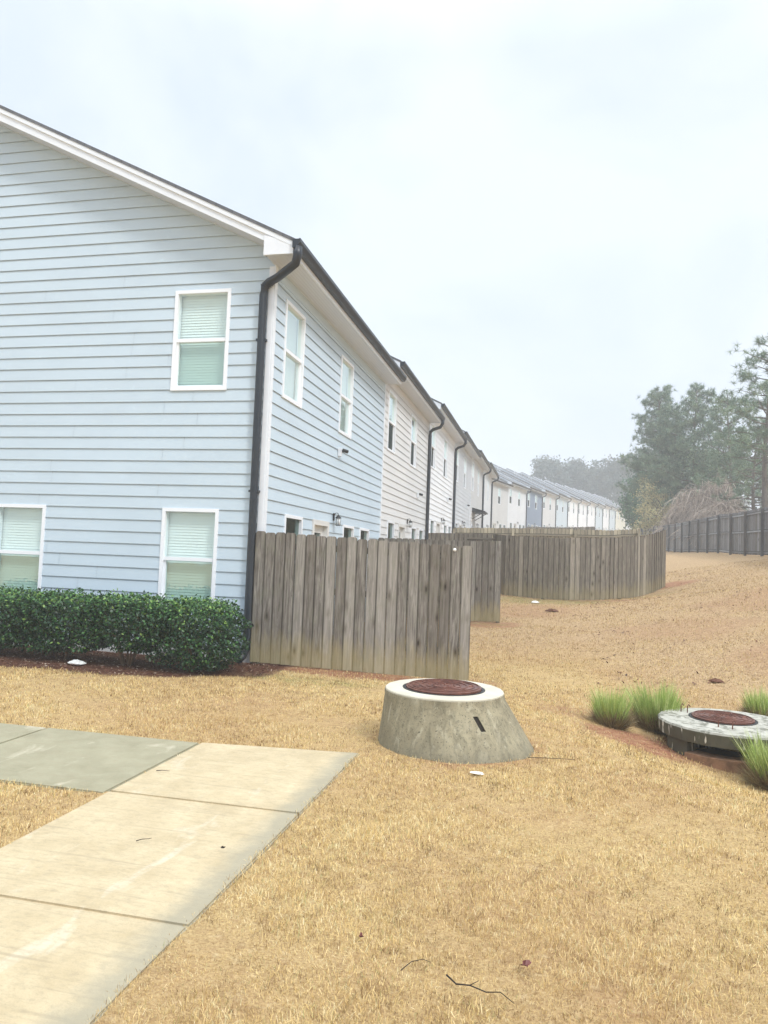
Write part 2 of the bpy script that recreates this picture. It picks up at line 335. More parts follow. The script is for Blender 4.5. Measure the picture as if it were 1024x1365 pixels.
# ------------------------------------------------------------------ terrain
CP=[(-1,0,0),(3,0,0),(-6,0,0),(-12,0,0),(8,0,.35),(-1,2.5,0),(1.5,3,0),(-4,3,0),(-8,4,0),(4,4,.0),(-2,4.5,0),(0,4.5,0),(1.6,5,-.01),
 (-12,7,0),(-8,7,0),(-5,7,-.01),(-3,7,-.02),(-1,7,-.02),(.4,6.6,-.05),(1.2,6.5,-.14),(1.7,7.2,-.40),(2.6,6.9,-.32),(.9,7.4,-.22),(0,8.4,-.10),(.9,8.3,-.24),(1.8,8.0,-.38),(1.6,8.9,-.36),(2.6,8.6,-.30),(4,8,-.05),(6,8,.4),
 (-8,9.6,0),(-4,9.6,-.02),(-4,10.2,-.02),(-2.5,10,-.05),(-1.1,10.1,-.09),(.5,10.3,-.13),(1.8,10.6,-.14),(3,11,-.02),(5,11,.42),
 (-4,14,.03),(-1,13.5,.0),(1.2,14,.08),(3,14.5,.35),(5,15,.75),(7.5,15,1.3),
 (-4,17.3,.10),(-1.1,17.3,.12),(1,18,.30),(3,18.5,.62),(5,19,1.05),(8,19,1.65),
 (-4,24,.55),(-1.2,23,.52),(.5,22.3,.47),(2.6,23.6,.62),(3.6,24.4,.88),(6,24,1.5),(8.2,24,1.95),
 (-4,31,1.0),(0,31,1.07),(3.3,31,1.15),(5.5,31,1.7),(8.2,31,2.11),(-4,38,1.3),(3,38,1.6),(8.2,38.8,2.32),(-4,45,1.5),(-4,51,1.7),(3,50,2.0),(8.2,46,2.45),(8.2,55,2.63),(12,31,2.5),(12,55,2.9),(14,20,2.3),
 (-4,64,2.7),(3,66,2.8),(0,80,3.4),(10,75,3.2),(14,120,5.2),(25,120,5.4),(-16,10,0),(-16,30,1.0),(-16,50,1.7),(-16,70,2.9),(30,30,3.2),(30,60,3.6),(30,0,1.5),(-30,0,0),(-30,60,2),(0,-12,0),(30,160,6.5),(-30,160,6)]
CPa=np.array(CP,float)
def _phi(r): r=np.maximum(r,1e-9); return r  # linear kernel: smooth enough, no overshoot
_n=len(CPa); _d=np.hypot(CPa[:,None,0]-CPa[None,:,0],CPa[:,None,1]-CPa[None,:,1])
A_=np.zeros((_n+1,_n+1)); A_[:_n,:_n]=np.sqrt(_d**2+.8**2); A_[:_n,_n]=1; A_[_n,:_n]=1
W_=np.linalg.solve(A_,np.concatenate([CPa[:,2],[0]]))
def TZ(x,y):
    x=np.atleast_1d(np.asarray(x,float)); y=np.atleast_1d(np.asarray(y,float)); out=np.zeros(x.shape)
    xc=np.clip(x,-30,30); yc=np.clip(y,-12,160)
    out+=W_[_n]
    for i in range(_n): out+=W_[i]*np.sqrt((xc-CPa[i,0])**2+(yc-CPa[i,1])**2+.64)
    return out
def tz(x,y): return float(TZ(x,y)[0])
def sm(a,b,x): t=np.clip((x-a)/(b-a),0,1); return t*t*(3-2*t)
def wob(x,y,s): return np.sin(x*2.1*s+1.3*np.sin(y*1.7*s))*.5+np.sin(y*2.7*s+1.1*np.sin(x*2.3*s))*.5
def masks(x,y):
    w=wob(x,y,1.6)*.10+wob(x,y,5)*.05
    mulch=sm(0,.12,np.minimum(np.minimum(y-(8.02+.07*(x+6.5)+.35*sm(-4.6,-3.9,x))+w, 10.2-y),-3.45-x+w))
    soil=np.zeros_like(x)
    def blob(cx,cy,rx,ry,k=1):
        d=np.hypot((x-cx)/rx,(y-cy)/ry)+w*1.5; return (1-sm(.55,1.1,d))*k
    for q in [(-2.6,9.75,1.9,.42,.95),(-1.2,10.1,.6,.5,.6),(1.0,8.15,.75,.5,1),(1.75,8.3,.85,.6,.9),(.4,8.9,.6,.5,.5),(-1.4,16.9,.9,.7,.8),(1.6,21.9,1.4,.5,.7),(4.0,25,.8,.7,.9),
              (4.2,12.5,1.6,1.3,.35),(2.6,15.5,1.6,1.4,.3),(5.5,18,2.5,2.5,.35),(-.4,19.5,1.4,1.6,.35),(-.74,6.4,.78,.78,.8)]: soil=np.maximum(soil,blob(*q))
    hill=np.maximum(sm(.0,2.5,x-(.6+.0*y)+.25*(y-9))*sm(9.0,12,y), sm(11,15,y))
    moss=np.maximum.reduce([blob(.3,21.6,1.8,.8,1),blob(-.9,22,.6,.7,1),blob(-2.9,8.95,.9,.35,.7),blob(-1.4,17.0,.6,.3,.5),blob(3,23,1,.5,.4)])
    return mulch,soil,hill,moss
def axis(segs):
    out=[segs[0][0]]
    for a,b,st in segs:
        n=max(1,int(round((b-a)/st))); out+=list(np.linspace(a,b,n+1)[1:])
    return np.array(out)
ax=axis([(-400,-60,40),(-60,-16,4),(-16,-9,.8),(-9,-3,.2),(-3,4,.1),(4,9,.2),(9,20,1),(20,60,5),(60,400,40)])
ay=axis([(-60,-4,6),(-4,1,.6),(1,12,.1),(12,32,.25),(32,60,1),(60,160,5),(160,520,40)])
GX,GY=np.meshgrid(ax,ay); gx=GX.ravel(); gy=GY.ravel(); gz=TZ(gx,gy)
gz=gz+np.where((np.abs(gx)<12)&(gy<32)&(gy>0),wob(gx,gy,1.1)*.008+wob(gx,gy,6)*.004,0)
onwalk=((gx>-2.62)&(gx<-1.48)&(gy<5.55))|((gx<-2.6)&(gy>4.33)&(gy<5.5)); gz=gz-np.where(onwalk,.035,.006)
# the mound of soil sinks under the storm drain so the opening stays open
din=np.hypot(gx-1.9,gy-8.5); gz=gz-.30*(1-sm(.35,.62,din))
nx,ny=len(ax),len(ay); ii=np.arange(nx*ny).reshape(ny,nx)
quads=np.stack([ii[:-1,:-1],ii[:-1,1:],ii[1:,1:],ii[1:,:-1]],-1).reshape(-1,4)
ground=np_mesh('ground',np.stack([gx,gy,gz],1),np.full(len(quads),4),quads.ravel(),np.zeros(nx*ny),M_ground)
ground.data.shade_smooth(); tag(ground,kind='structure')
for nm,arr in zip(('mulch','soil','hill','moss'),masks(gx,gy)):
    a_=ground.data.attributes.new(nm,'FLOAT','POINT'); a_.data.foreach_set('value',arr.astype(np.float32))

# ------------------------------------------------------------------ sidewalk
def slabs(name,rects,mat):
    b=bmesh.new()
    for (x0,x1,y0,y1,sk) in rects:
        g=.005; z=.004+random.uniform(-.002,.002)
        vs=[b.verts.new(p) for p in [(x0+g,y0+g,z),(x1-g,y0+g,z),(x1-g,y1-g+sk,z),(x0+g,y1-g,z),(x0+g,y0+g,-.10),(x1-g,y0+g,-.10),(x1-g,y1-g+sk,-.10),(x0+g,y1-g,-.10)]]
        for q in ((0,1,2,3),(7,6,5,4),(0,4,5,1),(1,5,6,2),(2,6,7,3),(3,7,4,0)): b.faces.new([vs[i] for i in q])
    top=[e for e in b.edges if all(v.co.z>0 for v in e.verts)]
    bmesh.ops.bevel(b,geom=top,offset=.009,segments=2,affect='EDGES')
    me=bpy.data.meshes.new(name); b.to_mesh(me); b.free()
    return tag(link(name,me,mat),kind='structure')
slabs('sidewalk',[(-2.70,-1.41,4.30,5.60,.14),(-2.70,-1.41,2.90,4.30,0),(-2.70,-1.41,1.50,2.90,0),(-2.70,-1.41,.1,1.5,0),(-2.7,-1.41,-1.4,.1,0)],M_walk)
slabs('path',[(-2.70-1.4*(k+1),-2.70-1.4*k,4.25,5.58,0) for k in range(7)],M_walk2)

# ------------------------------------------------------------------ townhouses
SLOPE=.49; WT=5.74; OH=.42; DEP=12.0
def rooftop(x): return 5.95+(OH-x)*SLOPE if x>-DEP/2 else 5.95+(OH-(-DEP-x))*SLOPE
LAP=.178; PR=.017
def split_courses(z0,z1,base=0.0):
    zs=[]; k=math.floor((z0-base)/LAP)
    while base+k*LAP<z1-1e-6:
        a=max(z0,base+k*LAP); b_=min(z1,base+(k+1)*LAP)
        if b_-a>1e-4: zs.append((a,b_,base+k*LAP))
        k+=1
    return zs
def lap_wall(mb,fn,a0,a1,z0,z1,holes=(),roofline=None,base=0.0):
    """fn(a,n,z)->point. slanted boards split round the openings"""
    for (za,zb,zc) in split_courses(z0,z1,base):
        cuts=sorted({za,zb,*[h[k] for h in holes for k in (2,3) if za<h[k]<zb]})
        for z_,z2 in zip(cuts[:-1],cuts[1:]):
            o1=PR*(1-(z_-zc)/LAP)+.002; o2=PR*(1-(z2-zc)/LAP)+.002
            lo,hi=a0,a1; lo2,hi2=a0,a1
            if roofline:
                lo,hi=roofline(z_); lo2,hi2=roofline(z2)
                if hi-lo<.02: continue
                if hi2<lo2: lo2=hi2=(lo+hi)/2
            iv=[(lo,hi,lo2,hi2)]
            if not roofline or z2<5.85:
                rj=random.Random(int(round(zc*1000))+int(abs(a0)*10)); js=[]; j_=a0+rj.uniform(.8,3.6)
                while j_<a1-.3: js.append(j_); j_+=3.66
                for j_ in js:
                    p,q,p2,q2=iv.pop(); iv+=[(p,j_-.002,p2,j_-.002),(j_+.002,q,j_+.002,q2)]
            for h in holes:
                if h[2]<=z_+1e-6 and h[3]>=z2-1e-6:
                    nv=[]
                    for (p,q,p2,q2) in iv:
                        if h[1]<=p or h[0]>=q: nv.append((p,q,p2,q2)); continue
                        if h[0]>p: nv.append((p,h[0],p2,h[0]))
                        if h[1]<q: nv.append((h[1],q,h[1],q2))
                    iv=nv
            for (p,q,p2,q2) in iv:
                mb.face([fn(p,o1,z_),fn(q,o1,z_),fn(q2,o2,z2),fn(p2,o2,z2)])
                # the board's lower edge, and the sheathing behind it: an open slot under each lap
                if abs(z_-zc)<1e-6: mb.face([fn(p,o1-.006,z_),fn(q,o1-.006,z_),fn(q,o1,z_),fn(p,o1,z_)])
                mb.face([fn(p,.0012,z_),fn(q,.0012,z_),fn(q2,.0012,z2),fn(p2,.0012,z2)])
fn_rear=lambda a,n,z:(n,a,z)
fn_gab=lambda a,n,z:(a,-n,z)
def fbox(mb,fn,a0,a1,n0,n1,z0,z1):
    P=lambda a,n,z: Vector(fn(a,n,z))
    mb.extrude([P(a0,n0,z0),P(a1,n0,z0),P(a1,n0,z1),P(a0,n0,z1)],P(a0,n1,z0)-P(a0,n0,z0))
def window(parent,fn,a0,a1,z0,z1,lower=None,upper=None,blind=True,detail=True):
    f=MB(); w=.052
    # outer frame lining the opening, proud of the boards
    for (p,q,r,s) in ((a0,a0+w,z0,z1),(a1-w,a1,z0,z1),(a0+w,a1-w,z0,z0+w),(a0+w,a1-w,z1-w,z1)): fbox(f,fn,p,q,-.09,.030,r,s)
    zm=(z0+z1)/2
    fbox(f,fn,a0+w,a1-w,-.05,.012,zm-.026,zm+.026)
    # lower sash sits a little further in, with its own stiles
    for (p,q,r,s) in ((a0+w,a0+w+.028,z0+w,zm-.026),(a1-w-.028,a1-w,z0+w,zm-.026),(a0+w+.028,a1-w-.028,z0+w,z0+w+.03)): fbox(f,fn,p,q,-.06,-.012,r,s)
    fo=f.build('window',M_vinyl,parent,recalc=True)
    def outward(pts):
        p=[Vector(q) for q in pts]; n_=(p[1]-p[0]).cross(p[2]-p[1]); return pts if n_.dot(Vector(fn(0,1,0))-Vector(fn(0,0,0)))>0 else pts[::-1]
    up=MB(); up.face(outward([fn(a0+w,-.022,zm+.026),fn(a1-w,-.022,zm+.026),fn(a1-w,-.022,z1-w),fn(a0+w,-.022,z1-w)])); up.build('pane',upper or M_glass,fo)
    lo=MB(); lo.face(outward([fn(a0+w+.028,-.04,z0+w+.03),fn(a1-w-.028,-.04,z0+w+.03),fn(a1-w-.028,-.04,zm-.026),fn(a0+w+.028,-.04,zm-.026)])); lo.build('pane',lower or M_glass,fo)
    if blind:
        bl=MB(); zz=z0+w; bz=z0+w if blind is True else z1-w-(z1-z0-2*w)*blind
        zz=bz
        while zz<z1-w:
            t=.043 if detail else .09
            bl.face([fn(a0+.03,-.105,zz-.004),fn(a1-.03,-.105,zz-.004),fn(a1-.03,-.118,zz+t),fn(a0+.03,-.118,zz+t)]); zz+=t-.001
        bl.build('blind',M_blind,fo)
    return fo
def side_box(mb,x0,x1,y0,y1,z0,z1): mb.box((x0,y0,z0),(x1,y1,z1))
def build_house(name,L,mat,gable_holes=(),first=False):
    h=empty(name,(0,0,0))
    wins=[(.47,1.37,3.90,5.41),(3.55,4.45,3.90,5.41),(.82,1.66,.66,2.15),(4.12,4.96,.66,2.15),(5.46,6.30,.66,2.15)]
    door=(2.2,3.16,.08,2.15)
    w=MB(); lap_wall(w,fn_rear,.0,L,.18,WT,wins+[door],base=.18)
    w.build('rear_wall',mat,h)
    # gable wall
    g=MB()
    def rl(z):
        off=max(0,(z-5.94)/SLOPE)
        return (-DEP+off,-off) if z>5.94 else (-DEP,0)
    lap_wall(g,fn_gab,-DEP,0,.18 if first else WT-1.2,5.94+DEP/2*SLOPE,gable_holes,rl,base=.18)
    g.build('gable_wall',mat,h)
    # structural body behind the boards
    c=MB(); i=.30
    poly=[(-DEP+.02,i,-.6),(-i,i,-.6),(-i,i,5.75),(-DEP/2,i,5.62+(DEP/2-i)*SLOPE),(-DEP+.02,i,5.75)]
    c.extrude(poly,(0,L-i-.02,0)); c.build('inner_wall',M_core,h,recalc=True)
    fd=MB(); fd.box((-.28,.0,-.7),(.006,L,.18))
    if first: fd.box((-DEP,-.006,-.7),(-.28,.25,.18))
    fd.build('foundation',M_found,h)
    # frieze band + corner board
    t=MB(); t.box((.0,-.018,.16),(.024,.075,WT));
    if first: t.box((-.075,-.024,.16),(0,-.001,WT-.02))
    t.build('corner_trim',M_trim,h)
    fr=MB(); fr.box((.001,.075,WT-.16),(.020,L,WT)); fr.build('frieze_board',mat,h)
    # roof
    r=MB(); th=.05; ov=.42 if first else .28
    zr=lambda x: 5.95+(OH-x)*SLOPE
    xr=-DEP/2; top=[(OH+.03,-ov,zr(OH+.03)),(xr,-ov,zr(xr)),(-DEP-OH-.03,-ov,zr(OH+.03)),(-DEP-OH-.03,-ov,zr(OH+.03)-th),(xr,-ov,zr(xr)-th),(OH+.03,-ov,zr(OH+.03)-th)]
    r.extrude(top,(0,L+ov-.0,0)); r.build('roof',M_roof,h,recalc=True)
    # rake fascia both slopes + return box, in two steps
    fs=MB()
    for sgn in (1,-1):
        X=lambda x: x if sgn>0 else -DEP-x
        a=OH; z1=zr(a)-th; z2=zr(xr)-th
        fs.extrude([(X(a),-ov+.03,z1),(xr,-ov+.03,z2),(xr,-ov+.03,z2-.20),(X(a),-ov+.03,z1-.17)],(0,.025,0))
        fs.extrude([(X(a),-ov+.008,z1),(xr,-ov+.008,z2),(xr,-ov+.008,z2-.07),(X(a),-ov+.008,z1-.07)],(0,.022,0))
    fs.extrude([(OH,-ov+.012,zr(OH)-th-.01),(-.02,-ov+.012,zr(-.02)-th-.1),(-.02,-ov+.012,WT-.01),(OH,-ov+.012,WT-.01)],(0,.04,0))
    fs.box((OH-.025,-ov+.055,WT-.01),(OH-.001,L-.02,zr(OH)-th-.003))
    fs.build('fascia',M_trim,h,recalc=True)
    so=MB(); so.box((.0,-ov+.055,WT),(OH-.027,L,WT+.012))
    # sloped underside of the rake overhang
    so.extrude([(-.02,-ov+.057,zr(-.02)-th-.17),(xr,-ov+.057,zr(xr)-th-.17),(xr,-ov+.057,zr(xr)-th-.155),(-.02,-ov+.057,zr(-.02)-th-.155)],(0,ov-.05,0))
    so.extrude([(-DEP+.02,-ov+.057,zr(-.02)-th-.17),(xr,-ov+.057,zr(xr)-th-.17),(xr,-ov+.057,zr(xr)-th-.155),(-DEP+.02,-ov+.057,zr(-.02)-th-.155)],(0,ov-.05,0))
    so.build('soffit',M_soffit,h,recalc=True)
    if not first:
        for xv,yv in ((-3.6,2.2),(-4.6,4.7)):
            vp=MB(); vp.lathe([(.05,-.2),(.05,.33)],(xv,yv,zr(xv)),8); vp.build('vent_pipe',M_trim,h)
    # K-style gutter
    gp=[(.0,.0),(.07,.0),(.085,.03),(.115,.075),(.115,.125),(.100,.125),(.098,.118),(.0,.118)]
    gu=MB(); z0=5.80; gu.extrude([(OH+p,-ov-.03 if first else -ov+.02,z0+q) for p,q in gp],(0,L+ov+(.03 if first else -.03)+.03,0)); gu.build('gutter',M_gutter,h,recalc=True)
    for wn in wins[:2]: window(h,fn_rear,*wn,lower=M_glassb if first else M_screend,upper=M_glassb,detail=first,blind=True if first else .5)
    for wn in wins[2:]: window(h,fn_rear,*wn,lower=M_screen,upper=M_screen,detail=False,blind=False)
    # door
    d=MB(); a0,a1,zb,zt=door
    for (p,q,r_,s) in ((a0,a0+.09,zb,zt),(a1-.09,a1,zb,zt),(a0+.09,a1-.09,zt-.09,zt)): fbox(d,fn_rear,p,q,-.12,.032,r_,s)
    fbox(d,fn_rear,a0+.09,a1-.09,-.12,-.06,zb,1.15); fbox(d,fn_rear,a0+.09,a0+.22,-.12,-.06,1.15,zt-.09); fbox(d,fn_rear,a1-.22,a1-.09,-.12,-.06,1.15,zt-.09); fbox(d,fn_rear,a0+.22,a1-.22,-.12,-.06,1.93,zt-.09)
    do=d.build('door',M_door,h,recalc=True)
    pn=MB(); pn.face([fn_rear(a0+.22,-.08,1.15),fn_rear(a1-.22,-.08,1.15),fn_rear(a1-.22,-.08,1.93),fn_rear(a0+.22,-.08,1.93)]); pn.build('pane',M_screen,do)
    hd=MB(); hd.tube([fn_rear(a0+.15,-.06,1.0),fn_rear(a0+.15,.02,1.0),fn_rear(a0+.25,.02,1.0)],.012); hd.build('handle',M_iron,do)
    # wall lantern by the door
    la=MB(); y=3.45; la.box((.018,y-.05,2.17),(.04,y+.05,2.36)); la.tube([(.03,y,2.31),(.08,y,2.37),(.14,y,2.36),(.15,y,2.31)],.010)
    la.lathe([(.085,0),(.075,.02),(.02,.075),(.01,.09)],(.15,y,2.235),8); la.lathe([(.062,0),(.062,.014)],(.15,y,2.035),8)
    for k in range(6):
        a=k*math.pi/3; la.tube([(.15+.06*math.cos(a),y+.06*math.sin(a),2.04),(.15+.072*math.cos(a),y+.072*math.sin(a),2.24)],.005,4)
    lo=la.build('wall_lantern',M_iron,h)
    lg=MB(); lg.lathe([(.048,0),(.058,.18)],(.15,y,2.05),10); lg.build('lantern_glass',M_lampglass,lo,smooth=True)
    for q_ in (lo.data,lo.children[0].data):
        for v_ in q_.vertices: v_.co=Vector((.018,y,2.25))+(v_.co-Vector((.018,y,2.25)))*.72
    return h
def copy_tree(o,parent=None,mat=None,old=None):
    c=o.copy(); col.objects.link(c)
    if parent is not None: c.parent=parent
    if mat is not None and o.type=='MESH' and o.name.split('.')[0] in ('rear_wall','gable_wall','frieze_board'):
        c.material_slots[0].link='OBJECT'; c.material_slots[0].material=mat
    for ch in list(o.children): copy_tree(ch,c,mat)
    return c
def downspout(h,y,top=5.78,bottom=.1,front=False):
    d=MB()
    if front: # nearest corner: runs down the gable face beside the corner board
        path=[(OH+.07,-.40,5.82),(OH+.065,-.40,5.70),(OH+.03,-.37,5.60),(OH-.10,-.30,5.55),(.10,-.14,5.50),(-.04,-.09,5.46),(-.115,-.078,5.40),(-.13,-.075,5.28)]
        pts=path+[(-.13,-.075,z) for z in (4,2.8,1.6,.35)]+[(-.13,-.10,.20),(-.13,-.20,.10),(-.13,-.34,.06)]
        d.tube(pts,.064,10,flat=.86)
        for k in range(5): d.tube([(-.02-.024*k,-.085+.0*k,5.475-.02*k),(-.025-.024*k,-.084,5.470-.02*k)],.070,10,flat=.86)
        for z in (4.6,2.4): d.box((-.205,-.10,z),(-.055,-.002,z+.03))
    else:
        pts=[(OH+.06,y,5.82),(OH+.055,y,5.70),(OH-.02,y,5.58),(.16,y,5.50),(.075,y,5.42),(.07,y,5.30)]+[(.07,y,z) for z in (4,2.5,1,.2)]+[(.12,y,.08),(.25,y,.03)]
        d.tube(pts,.055,8)
    return d.build('downspout',M_gutter,h,smooth=True)
def camera_unit(h,y,z):
    m=MB(); m.box((.018,y-.05,z-.08),(.07,y+.05,z+.08)); mo=m.build('camera_mount',M_trim,h)
    c=MB(); c.tube([(.09,y+.03,z+.04),(.17,y+.10,z+.02)],.035,10); c.build('security_camera',M_iron,h)
gab=[(-1.56,-.66,3.90,5.42),(-1.58,-.68,.66,2.15),(-4.45,-3.55,.66,2.15)]
h1=build_house('townhouse',7.4,SID['light_blue'],gab,True)
for i,w_ in enumerate(gab): window(h1,fn_gab,*w_,lower=M_glasslo)
h1.location=(-4,9.9,0)
downspout(h1,0,front=True); camera_unit(h1,3.62,3.52)
tag(h1,'nearest townhouse, light blue lap siding, whole gable end facing the hedge and path','townhouse','attached townhouses of the near row')
proto=build_house('townhouse',6.82,SID['beige'])
specs=[(17.3,.31,'beige','beige townhouse directly joined behind the nearest light blue one'),
       (24.13,.74,'white','white townhouse right behind the beige one, black downspout at both edges'),
       (30.97,1.0,'pale_grey','pale grey townhouse between the white one and the one with the dark awning'),
       (37.80,1.23,'beige','beige grey townhouse with a dark awning on its rear wall'),
       (44.62,1.50,'white','white townhouse at the far end of the near row')]
near=[]
for i,(y,dz,c,lab) in enumerate(specs):
    h=proto if i==0 else copy_tree(proto,None,SID[c])
    h.location=(-4,y,dz); tag(h,lab,'townhouse','attached townhouses of the near row')
    near.append(h)
    if i==3:
        a=MB(); a.extrude([(.02,1.0,3.05),(.70,1.0,2.88),(.70,1.0,2.80),(.02,1.0,2.80)],(0,1.7,0))
        for yy in (1.02,2.62): a.tube([(.02,yy,2.45),(.66,yy,2.84)],.018,6)
        AW=a
ANG=-R(13.0); dx,dy=-math.sin(ANG),math.cos(ANG)
fard=[]
far=[('beige','beige'),('white','white'),('slate_blue','slate blue'),('beige','beige'),('pale_blue','pale blue'),('white','white'),('white','white'),('white','white'),('pale_blue','pale blue'),('white','white'),
     ('pale_blue','pale blue'),('cream','cream'),('cream','cream'),('white','white'),('cream','cream'),('pale_blue','pale blue'),('white','white')]
where=['first of the far row, beside the end of the near row','second of the far row, just left of the slate blue one','third of the far row, the only dark slate blue one','fourth of the far row, just right of the slate blue one',
 'fifth of the far row, next past the beige one','sixth of the far row, first of three white ones','seventh of the far row, middle of three white ones','eighth of the far row, last of three white ones','ninth of the far row, past the three white ones',
 'tenth of the far row, between two pale blue ones','eleventh of the far row, before the cream ones','twelfth of the far row, nearer of two adjoining cream ones','thirteenth of the far row, farther of two adjoining cream ones','fourteenth of the far row, between cream ones','fifteenth of the far row, the last cream one','sixteenth of the far row, hazy behind the tan bush','last of the far row, faint in the haze']
for i,((c,cn),wh) in enumerate(zip(far,where)):
    h=copy_tree(proto,None,SID[c]); k=i-1
    h.location=(-3.9+dx*6.82*k,70.8+dy*6.82*k,3.05+.28*k+(.05 if i%2 else 0)); h.rotation_euler=(0,0,ANG)
    if i in (1,2,3,4,5,6,7,8,9,10,12,14,16): fard.append(h)
    tag(h,cn+' townhouse '+wh,'townhouse','attached townhouses of the far row')

for i,h in enumerate(near):
    if i in (0,1,3,4): downspout(h,6.70)
    if i<3: camera_unit(h,4.9,3.15)
AW.build('awning',M_iron,near[3],recalc=True)
for h in fard: downspout(h,6.70)

# ------------------------------------------------------------------ fences
def fence(name,label,pts,mat,postmat=None,height=1.83,bw=.14,gap=.004,side=1,rail_h=(.3,1.0,1.6),rail_side=-1,post_sp=2.4,dog=True,group=None,vary=.012,zb=None,posts=True,jit=.003,railmat=None,lift=.03,cap=False,railproud=False):
    """boards along a polyline; rails and posts stand on rail_side"""
    root=empty(name,(pts[0][0],pts[0][1],tz(pts[0][0],pts[0][1]))); o=Vector(root.location)
    P=[Vector((p[0],p[1])) for p in pts]; seg=[(P[i+1]-P[i]).length for i in range(len(P)-1)]; tot=sum(seg)
    def at(s_):
        for i,l in enumerate(seg):
            if s_<=l or i==len(seg)-1: return P[i]+(P[i+1]-P[i])*(s_/l),(P[i+1]-P[i]).normalized()
            s_-=l
    b=MB(); n=max(1,round(tot/(bw+gap))); bw=tot/n-.0025; rr=random.Random(hash(len(label))%99+3)
    for i in range(n):
        s_=(i+.5)*tot/n; c,t=at(s_); nrm=Vector((-t.y,t.x)); x,y=c.x,c.y
        z0=tz(x,y)+lift+rr.uniform(-.006,.006) if zb is None else zb(s_); h=height+rr.uniform(-vary,vary)
        hw=bw/2; d=.03 if dog else .0; th=.008; b.cur=rr.random(); uo=0; tw=rr.uniform(-jit,jit); ln=rr.uniform(-.0015,.0015)
        prof=[(-hw,0),(hw,0),(hw,h-d*1.0),(hw-d*.35,h-d*.3),(hw-d,h),(-hw+d,h),(-hw+d*.35,h-d*.3),(-hw,h-d)] if dog else [(-hw,0),(hw,0),(hw,h),(-hw,h)]
        def pt(u,v,w): q=c+t*(u+ln*v)+nrm*(w+tw*(u/hw)); return (q.x-o.x,q.y-o.y,z0+v-o.z)
        F=[pt(u,v,th) for u,v in prof]; K=[pt(u,v,-th) for u,v in prof]
        b.face(F,[(u,v) for u,v in prof]); b.face(K[::-1],[(u,v) for u,v in prof][::-1])
        m=len(prof)
        for k in range(m):
            j=(k+1)%m; b.face([F[j],F[k],K[k],K[j]],[(prof[j][0],prof[j][1]),(prof[k][0],prof[k][1]),(prof[k][0]+.01,prof[k][1]),(prof[j][0]+.01,prof[j][1])])
    b.build('board_panel',mat,root)
    np_=max(1,int(round(tot/post_sp)))
    ss=[tot*k/np_ for k in range(np_+1)]; ss[0]+=.05; ss[-1]-=.05
    for s0,s1 in zip(ss[:-1],ss[1:]):
        for rh in rail_h:
            q=MB(); q.cur=rr.random(); m=max(1,int((s1-s0)/.9)); pr=None
            for k in range(m):
                (ca,ta),(cb,tb)=at(s0+(s1-s0)*k/m),at(s0+(s1-s0)*(k+1)/m); na=Vector((-ta.y,ta.x))*rail_side; nb=Vector((-tb.y,tb.x))*rail_side
                za=tz(ca.x,ca.y)+lift+rh-o.z; zc=tz(cb.x,cb.y)+lift+rh-o.z
                cr=[]
                for (c_,nn,z_) in ((ca,na,za),(cb,nb,zc)):
                    for (w0,dz) in ((.010,0),(.048,0),(.048,.085),(.010,.085)):
                        g_=c_+nn*w0; cr.append((g_.x-o.x,g_.y-o.y,z_+dz))
                L_=(cb-ca).length
                for f_ in ((0,1,5,4),(1,2,6,5),(2,3,7,6),(3,0,4,7),(0,3,2,1),(4,5,6,7)):
                    q.face([cr[z] for z in f_],[(0,k*L_),(.09,k*L_),(.09,(k+1)*L_),(0,(k+1)*L_)])
            q.build('rail',railmat or mat,root)
    if posts:
        for s_ in ss:
            c,t=at(s_); nn=Vector((-t.y,t.x))*rail_side; x0=c+nn*(.10); q=MB(); q.cur=rr.random(); z0=tz(c.x,c.y)-.3-o.z
            Mx=Matrix(((t.x,nn.x,0,x0.x-o.x),(t.y,nn.y,0,x0.y-o.y),(0,0,1,z0),(0,0,0,1)))
            q.box((-.045,-.049,0),(.045,.045,height+.28),Mx); q.build('post',postmat or mat,root)
    return tag(root,label,'fence',group)
G='weathered wooden privacy fences between the yards'
f1=fence('wooden_fence','weathered grey dog-eared fence nearest the camera, running from the downspout to behind the concrete cone',[(-4.06,9.80),(-1.02,10.17)],M_fence,None,1.84,rail_side=1,group=G,zb=lambda s_: .03-.115*s_/3.0-.02)
kb=MB(); kb.lathe([(.001,0),(.018,.002),(.024,.012),(.018,.022),(.001,.024)],(0,0,0),12,False)
ko=kb.build('knob',M_knob,f1,smooth=True); ko.location=(2.80,.318,1.70); ko.rotation_euler=(R(90),0,0)
fence('wooden_fence','second grey fence back, green with algae at its free end',[(-4.0,17.22),(-1.06,17.28)],M_fence,None,1.86,rail_side=1,group=G)
fence('wooden_fence','long curved brown fence in the middle, bulging out over the sloping lawn',[(-3.95,24.1),(-1.75,24.1),(-1.30,22.7),(-.4,22.3),(.6,22.15),(1.6,22.45),(2.5,23.1),(3.15,23.9),(3.62,24.75)],M_fence2,None,1.80,bw=.15,rail_side=1,jit=.012,vary=.008,dog=False,group=G,lift=.02)
fence('wooden_fence','mossy fence showing its top rail just above the long curved fence',[(-3.95,30.9),(3.55,30.9)],M_rail,None,1.84,rail_side=-1,group=G,rail_h=(.35,.95,1.54))
fence('wooden_fence','fourth yard fence back, only its board tops showing beside the pale grey townhouse',[(-3.95,37.75),(2.2,37.75)],M_fence,None,1.84,group=G)
fence('wooden_fence','fifth yard fence back, only its board tops showing below the awning',[(-3.95,44.6),(2.6,44.6)],M_fence2,None,1.84,group=G)
fence('wooden_fence','sixth yard fence back, at the end of the near row of townhouses',[(-3.95,51.4),(3.0,51.4)],M_fence,None,1.84,group=G)
def farf(k): return (-3.9+dx*6.82*k,70.8+dy*6.82*k)
